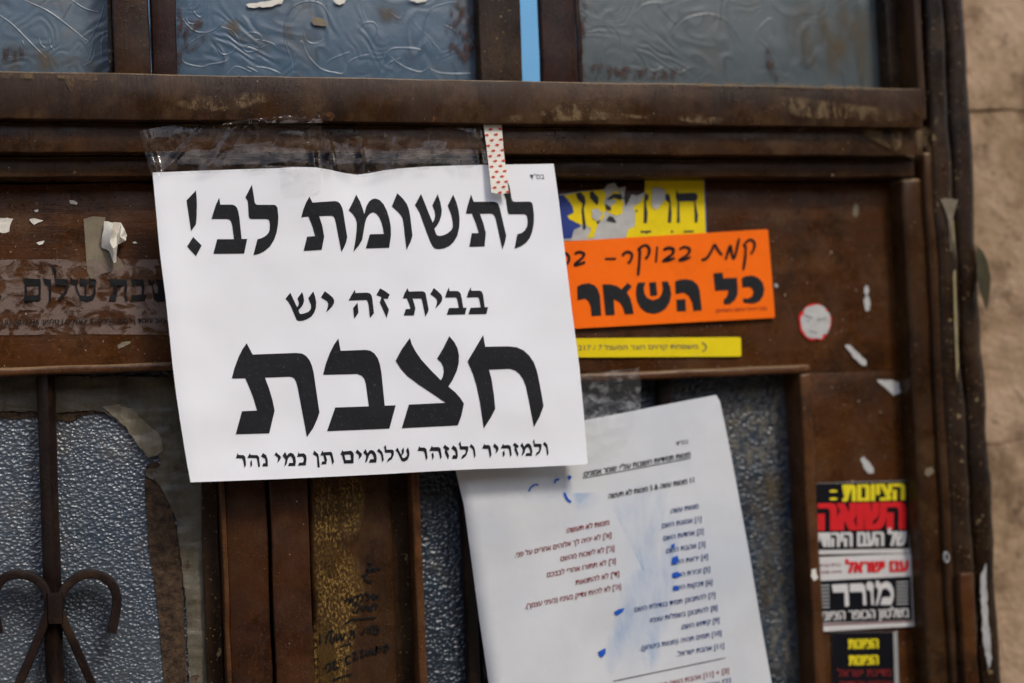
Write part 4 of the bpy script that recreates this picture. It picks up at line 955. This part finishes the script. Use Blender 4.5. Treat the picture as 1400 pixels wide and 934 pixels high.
letters(s2, d2, .0006, 'st_red', [('עם ישראל', k2([(395, 205)])[0], k2([(1070, 188)])[0], 13.5, .05)])
letters(s2, d2, .0006, 'st_darkred', [('בס"ד עצרת', k2([(125, 185)])[0], k2([(345, 172)])[0], 3.6, .0), ('מחאה גדולה', k2([(125, 258)])[0], k2([(355, 246)])[0], 3.6, .0)])
overlay('lettering', [k2(p) for p in ([(720,345),(745,340),(775,380),(800,360),(840,350),(880,375),(905,430),(912,500),(900,560),(880,600),(765,600),(790,520),(880,515),(875,470),(845,430),(810,425),(785,440),(760,530),(740,600),(715,605),(740,500),(745,440),(715,400)],
  [(615,380),(640,350),(685,360),(700,400),(690,470),(700,600),(672,600),(665,460),(620,430)], [(440,375),(570,370),(600,390),(610,450),(620,600),(585,605),(580,480),(570,460),(445,465)], [(250,385),(420,375),(427,455),(436,600),(420,620),(390,615),(385,465),(265,470)])], 'st_white', s2, d2, .0006)
letters(s2, d2, .0006, 'st_white', [('בשלטון הכופר הציוני', k2([(145, 722)])[0], k2([(1080, 685)])[0], 11.5, .03)])
bars = []
for i in range(7):
    y = 352+i*38; bars.append(k2([(938, y), (1068, y-6), (1070, y+14), (940, y+20)]))
    y = 388+i*38; bars.append(k2([(126, y), (226, y-5), (228, y+15), (128, y+20)]))
overlay('stripe_block', bars[::2], 'st_grey', s2, d2, .0006); overlay('stripe_block', bars[1::2], 'st_grey', s2, d2, .0006)
overlay('red_rule', [k2([(145, 805), (1112, 768), (1112, 778), (145, 818)])], 'st_darkred', s2, d2, .0006)
s3 = tag(sheet('black_sticker', k3([(180, 160), (1090, 150), (1150, 128), (1165, 560), (1180, 1100), (215, 1110), (195, 600)]), d3, M['st_grey'], cell=12), 'small black sticker with yellow words, lowest of its column', 'sticker', 'black stickers beside the window')
overlay('black_field', [k3([(184, 164), (1088, 154), (1100, 560), (1115, 1098), (218, 1106), (198, 600)])], 'black', s3, d3, .0003)
letters(s3, d3, .0006, 'st_yellow', [('הציונות', k3([(425, 335)])[0], k3([(875, 325)])[0], 12, .04), ('הציונות', k3([(435, 575)])[0], k3([(875, 565)])[0], 12, .04)])
letters(s3, d3, .0006, 'st_darkred', [('מדינת ישראל', k3([(265, 765)])[0], k3([(1060, 755)])[0], 9, .02), ('אנחנו יהודים', k3([(300, 930)])[0], k3([(1060, 920)])[0], 9, .02)])
# small round sticker
r1 = lambda pts: crop(1050, 230, 3.46, pts)
dr = fl(-.0014)
def blob(cx, cy, rx, ry, n=22, j=.1, seed=0):
    return [(cx+rx*math.cos(2*math.pi*i/n)*(1+j*noise.noise(Vector((i*.9, seed, 0)))), cy+ry*math.sin(2*math.pi*i/n)*(1+j*noise.noise(Vector((i*.9, seed, 0))))) for i in range(n)]
rs = tag(sheet('round_sticker', r1(blob(222, 728, 77, 88, 26, .16, 3)+[]), dr, M['st_red'], cell=8), 'small round white sticker with a torn red rim', 'sticker')
overlay('white_face', [jag(r1(blob(226, 726, 71, 81, 26, .14, 8)), .8, 3)], 'torn', rs, dr, .0003)
overlay('print', [r1([(170, 690), (205, 700), (215, 715), (180, 705)]), r1([(230, 712), (275, 705), (278, 716), (235, 724)]), r1([(178, 722), (195, 716), (196, 730)]), r1([(195, 765), (235, 775), (230, 783), (200, 775)])], 'st_grey', rs, dr, .0006)

# ------------------------------------------------------------------ clear film and scraps on the left panel
dl = lambda x, y: -.0007-.0008*abs(noise.noise(Vector((x*.035, y*.05, 2))))
film = tag(sheet('clear_sticker', [(-60, 356), (120, 354), (222, 355), (250, 356), (255, 458), (120, 457), (-60, 459)], dl, M['tape_sticker'], cell=5), 'transparent film sticker with black Hebrew greeting, half under the notice', 'sticker')
S1 = lambda pts: crop(0, 350, 8.49, pts); S2 = lambda pts: crop(110, 350, 8.49, pts)
bm = bmesh.new()
poly2d(bm, [S1([(265,235),(290,262),(468,268),(475,320),(470,515),(280,525),(290,345),(275,300)]), S1([(310,345),(450,340),(450,455),(315,455)])])
for p in ([(495,245),(520,262),(590,275),(598,340),(590,525),(570,520),(565,345),(520,325)], [(605,120),(625,125),(655,160),(650,262),(785,270),(800,340),(780,420),(690,525),(680,490),(755,400),(765,345),(640,330),(630,190),(610,180)],
          [(815,245),(845,270),(910,275),(905,320),(890,345),(925,455),(985,465),(985,350),(930,335),(925,250),(955,268),(1015,272),(1020,330),(1000,350),(1005,465),(1050,465),(1085,440),(1088,350),(1040,335),(1030,250),(1060,268),(1110,275),(1110,440),(1085,505),(1010,530),(935,510),(880,390),(870,335),(825,325)],
          [(-60, 440), (0, 445), (14, 470), (8, 510), (-60, 520)]): poly2d(bm, [S1(p)])
for p in ([(340,245),(365,270),(535,270),(545,330),(530,450),(550,525),(520,525),(510,450),(515,345),(420,345),(425,440),(410,525),(325,525),(345,455),(385,440),(385,345),(350,335)], [(585,245),(600,270),(725,275),(740,330),(735,450),(765,455),(745,522),(580,527),(600,455),(710,450),(712,345),(600,345)],
          [(785,270),(830,290),(860,290),(840,345),(860,430),(900,440),(900,340),(870,270),(950,280),(1040,280),(1050,400),(1040,525),(900,530),(850,500),(830,345),(790,335)]): poly2d(bm, [S2(p)])
drape(bm, dl, 5, .0009); finish('lettering', bm, M['marker'], film)
bm = bmesh.new(); text2d(bm, 'טוב וחסד | רחוב המסגר 4 ירושלים | טלפון: 02-5022336 |', (2, 441), (226, 438.5), 5.6, .02); text2d(bm, 'אי"ה', (88, 426), (101, 426), 4.2); drape(bm, dl, None, .0011); finish('small_print', bm, M['marker'], film)

q = lambda pts: crop(0, 230, 3.46, pts)
tag(sheet('tape_residue', q([(395, 240), (440, 228), (500, 232), (490, 300), (478, 370), (512, 395), (560, 420), (590, 470), (480, 500), (430, 525), (412, 490), (402, 330)]), fl(-.00035), M['residue'], cell=8), 'brownish strip of old tape glue under the crumpled tissue', 'tape residue')
bm = bmesh.new()
V = lambda x, y, d: bm.verts.new(P(x/3.46, 230+y/3.46, d))
pts = [(495, 250, -.003), (532, 256, -.007), (572, 258, -.004), (588, 290, -.009), (601, 320, -.006), (590, 346, -.011), (556, 362, -.006), (549, 442, -.005), (536, 447, -.008), (516, 392, -.004), (478, 370, -.002), (487, 310, -.006)]
vs = [V(*p) for p in pts]; inner = [V(530, 290, -.012), V(556, 316, -.003), V(520, 350, -.010), V(535, 380, -.012), V(570, 320, -.012)]
for tri in ((0, 1, 'a'), (1, 2, 'b'), (1, 'b', 'a'), (2, 3, 'e'), (2, 'e', 'b'), (3, 4, 'e'), (4, 5, 'e'), (5, 6, 'e'), (6, 'b', 'e'), ('a', 'b', 'c'), ('b', 6, 'c'), (6, 'd', 'c'), (6, 7, 'd'), (7, 8, 'd'), (8, 9, 'd'), (9, 'c', 'd'), (9, 10, 'c'), (10, 11, 'c'), (11, 'a', 'c'), (11, 0, 'a')):
    bm.faces.new([vs[i] if isinstance(i, int) else inner['abcde'.index(i)] for i in tri])
bmesh.ops.subdivide_edges(bm, edges=bm.edges[:], cuts=2, use_grid_fill=True)
for v in bm.verts: v.co += noise.noise_vector(v.co*260)*.0009
tag(finish('tissue', bm, M['tissue'], smooth=math.radians(35)), 'crumpled white tissue scrap stuck above the transparent film sticker', 'paper scrap')
chips = [(q([(325, 155), (345, 150), (368, 162), (362, 173), (335, 168)]), 'tiny white paint chip highest on the panel left of the notice', 'tissue'), (q([(138, 240), (165, 236), (207, 248), (180, 256), (160, 268), (145, 258)]), 'pale torn chip, nearest of its size to the left of the tissue', 'tissue'),
         (q([(-30, 240), (20, 235), (62, 240), (45, 268), (44, 300), (20, 308), (-30, 300)]), 'pale paint patch cut by the photo edge above the film sticker', 'tissue'), (q([(170, 352), (212, 342), (205, 358), (185, 362)]), 'small pale chip just above the film sticker', 'tissue'),
         (q([(160, 198), (182, 194), (180, 207), (168, 206)]), 'white fleck above the pale torn chip', 'tissue'), (q([(624, 350), (640, 346), (648, 354), (634, 358)]), 'thin white fleck between the tissue and the notice', 'tissue'),
         ([(1110, 779), (1116, 777), (1118, 792), (1113, 795), (1109, 788)], 'cream dab on the window trim beside the striped sticker', 'tissue'),
         (q([(555, 840), (580, 822), (620, 818), (615, 832), (585, 845), (562, 856)]), 'ochre paint chip beneath the film sticker', 'residue'),
         (r1(blob(466, 577, 11, 24, 12, .2, 1)), 'short white dash, upper of the two above the slanted one', 'white'), (r1(blob(469, 640, 14, 38, 14, .2, 2)), 'longer white dash below the short one on the brown panel', 'white'),
         (r1([(362, 838), (385, 832), (425, 870), (468, 915), (465, 935), (440, 930), (400, 890)]), 'slanted white paper streak above the torn scrap', 'white'),
         ([(1199, 520), (1215, 519), (1229, 523), (1231, 537), (1222, 541), (1212, 532)], 'torn white scrap by the door stile above the black stickers', 'white'), ([(1176, 627), (1182, 624), (1194, 640), (1195, 647), (1188, 648), (1180, 638)], 'slanted white dab just above the top black sticker', 'white'),
         ([(1266, 640), (1274, 638), (1277, 645), (1270, 652), (1264, 649)], 'ochre fleck on the stepped moulding beside the black stickers', 'residue'), (r1(blob(415, 200, 14, 34, 12, .3, 5)), 'ochre rub mark high on the right panel', 'residue'), (r1(blob(38, 555, 9, 10, 10, .2, 6)), 'tiny grey dot beside the orange sticker', 'st_grey')]
chips = [(p_, l_, 'torn' if m_ == 'white' else m_) for p_, l_, m_ in chips]
for pol, lab, m in chips:
    cx = sum(p[0] for p in pol)/len(pol)
    dep = (lambda x, y: -.0212) if 'moulding' in lab else (lambda x, y: -.0066) if 'trim' in lab else (lambda x, y: -.0007-.0004*noise.noise(Vector((x*.2, y*.2, 1))))
    scrap(pol, dep, lab, m, cell=8, cat='paint chip', name='paint_chip')
# ring hook on the stepped moulding
bm = bmesh.new(); cpt = P(1294, 762, -.0275)
bmesh.ops.create_cone(bm, segments=14, radius1=.004, radius2=.0035, depth=.002, cap_ends=False, matrix=Matrix.Translation(cpt) @ Matrix.Rotation(math.pi/2, 4, 'X') @ Matrix.Diagonal((.7, 1.2, 1, 1)))
r = bmesh.ops.solidify(bm, geom=bm.faces[:], thickness=.0012)
finish('eyelet', bm, M['st_grey'], frame, smooth=math.radians(40))

# ------------------------------------------------------------------ tapes
def wr(base, amp=.0009, fx=.05, fy=.05, s=0):
    return lambda x, y: base+amp*noise.noise(Vector((x*fx, y*fy, s)))+amp*.6*noise.noise(Vector((x*fx*2.4, y*fy*1.5, s+5)))
def d_t1(x, y):
    k = min(1, max(0, (y-206)/18.0)); b = -.0366*(1-k)+(-.0385)*k
    return min(b, d_sign(x, y)-.0012 if y > 228 else b)-.0007*noise.noise(Vector((x*.02, y*.05, 1)))-.0003*noise.noise(Vector((x*.07, y*.03, 7)))-.0007-sum(a_*math.exp(-((x-x_-(y-205)*m_)/w_)**2) for x_, m_, w_, a_ in ((446, .16, 3.5, .003), (428, .05, 4, .0015), (205, .3, 5, .002), (250, -.9, 4, .0012), (300, -.7, 4, .001), (492, .1, 3, .002), (540, -.2, 5, .001), (652, .1, 4, .0014)))
tag(sheet('tape', [(190, 179), (230, 172), (280, 168), (330, 169), (425, 169), (438, 171), (447, 183), (455, 205), (462, 231), (452, 236), (430, 233), (400, 232), (330, 235), (260, 238), (207, 240), (200, 215)], d_t1, M['tape'], cell=3), 'wide wrinkled clear tape over the moulding at the notice\'s top left corner', 'tape', 'clear tapes holding the papers')
tag(sheet('tape', [(455, 193), (470, 188), (540, 181), (600, 174), (655, 168.5), (664, 172), (668, 205), (670, 230), (640, 230), (580, 232), (545, 235), (505, 241), (490, 243), (470, 240), (462, 232)], d_t1, M['tape'], cell=3), 'clear tape strip between the wrinkled wide tape and the patterned cream strip', 'tape', 'clear tapes holding the papers')
tag(sheet('tape', [(300, 170), (325, 165), (352, 162), (390, 158), (437, 155.5), (440, 162), (441, 168), (380, 169)], wr(-.047, .0022, .06, .3, 3), M['tape'], cell=4), 'loose clear tape end curling up over the crossbar', 'tape', 'clear tapes holding the papers')
tag(sheet('tape', [(383, 230), (400, 228.5), (424, 229), (440, 236), (438, 262), (425, 268), (405, 269), (384, 268)], lambda x, y: d_sign(x, y)-.0009-.0016*abs(noise.noise(Vector((x*.16, y*.07, 1))))-.0008*abs(noise.noise(Vector((x*.3, y*.3, 3)))), M['tape_paper'], cell=3), 'crinkled clear tape patch on the top edge of the notice', 'tape', 'clear tapes holding the papers')
def d_t5(x, y):
    return -.0115-.0010*abs(noise.noise(Vector((x*.08, y*.05, 6))))-(.0030 if y > 575 else .0030*max(0, (y-540)/35.0))
tag(sheet('tape', [(790, 512), (872, 503), (876, 520), (876, 558), (868, 585), (858, 605), (845, 622), (820, 634), (802, 636)], d_t5, M['tape_paper'], cell=5), 'clear tape joining the tilted sheet to the dark window', 'tape', 'clear tapes holding the papers')
# cream tape with small red prints
def d_w(x, y):
    k = min(1, max(0, (y-168)/45.0))
    return min(-.0395, d_sign(x, y)-.0022) + .0 - .0006*math.sin(y*.08)
w_ = lambda pts: crop(490, 150, 6.087, pts)
wa = tag(sheet('patterned_tape', w_([(1042, 128), (1120, 122), (1192, 117), (1205, 300), (1225, 480), (1252, 695), (1180, 703), (1108, 690), (1085, 480), (1065, 300)]), d_w, M['washi'], cell=8), 'cream tape strip with small red printed shapes, at the notice\'s top edge', 'tape')
polys = []
row = 0; y = 165
pat = [(1098, 165), (1180, 160), (1068, 212), (1145, 206), (1110, 254), (1185, 248), (1080, 300), (1155, 293), (1122, 342), (1198, 336), (1097, 387), (1170, 380), (1138, 427), (1208, 424), (1108, 474), (1182, 468), (1150, 515), (1218, 511), (1122, 560), (1195, 555), (1164, 602), (1230, 598), (1134, 648), (1208, 642), (1178, 690), (1243, 684)]
for x, y in pat:
    polys.append(w_([(x-19, y), (x-6, y-8), (x+6, y-11), (x+19, y-2), (x+8, y+9), (x-6, y+7)]))
overlay('printed_shapes', polys, 'washi_red', wa, d_w, .0004)
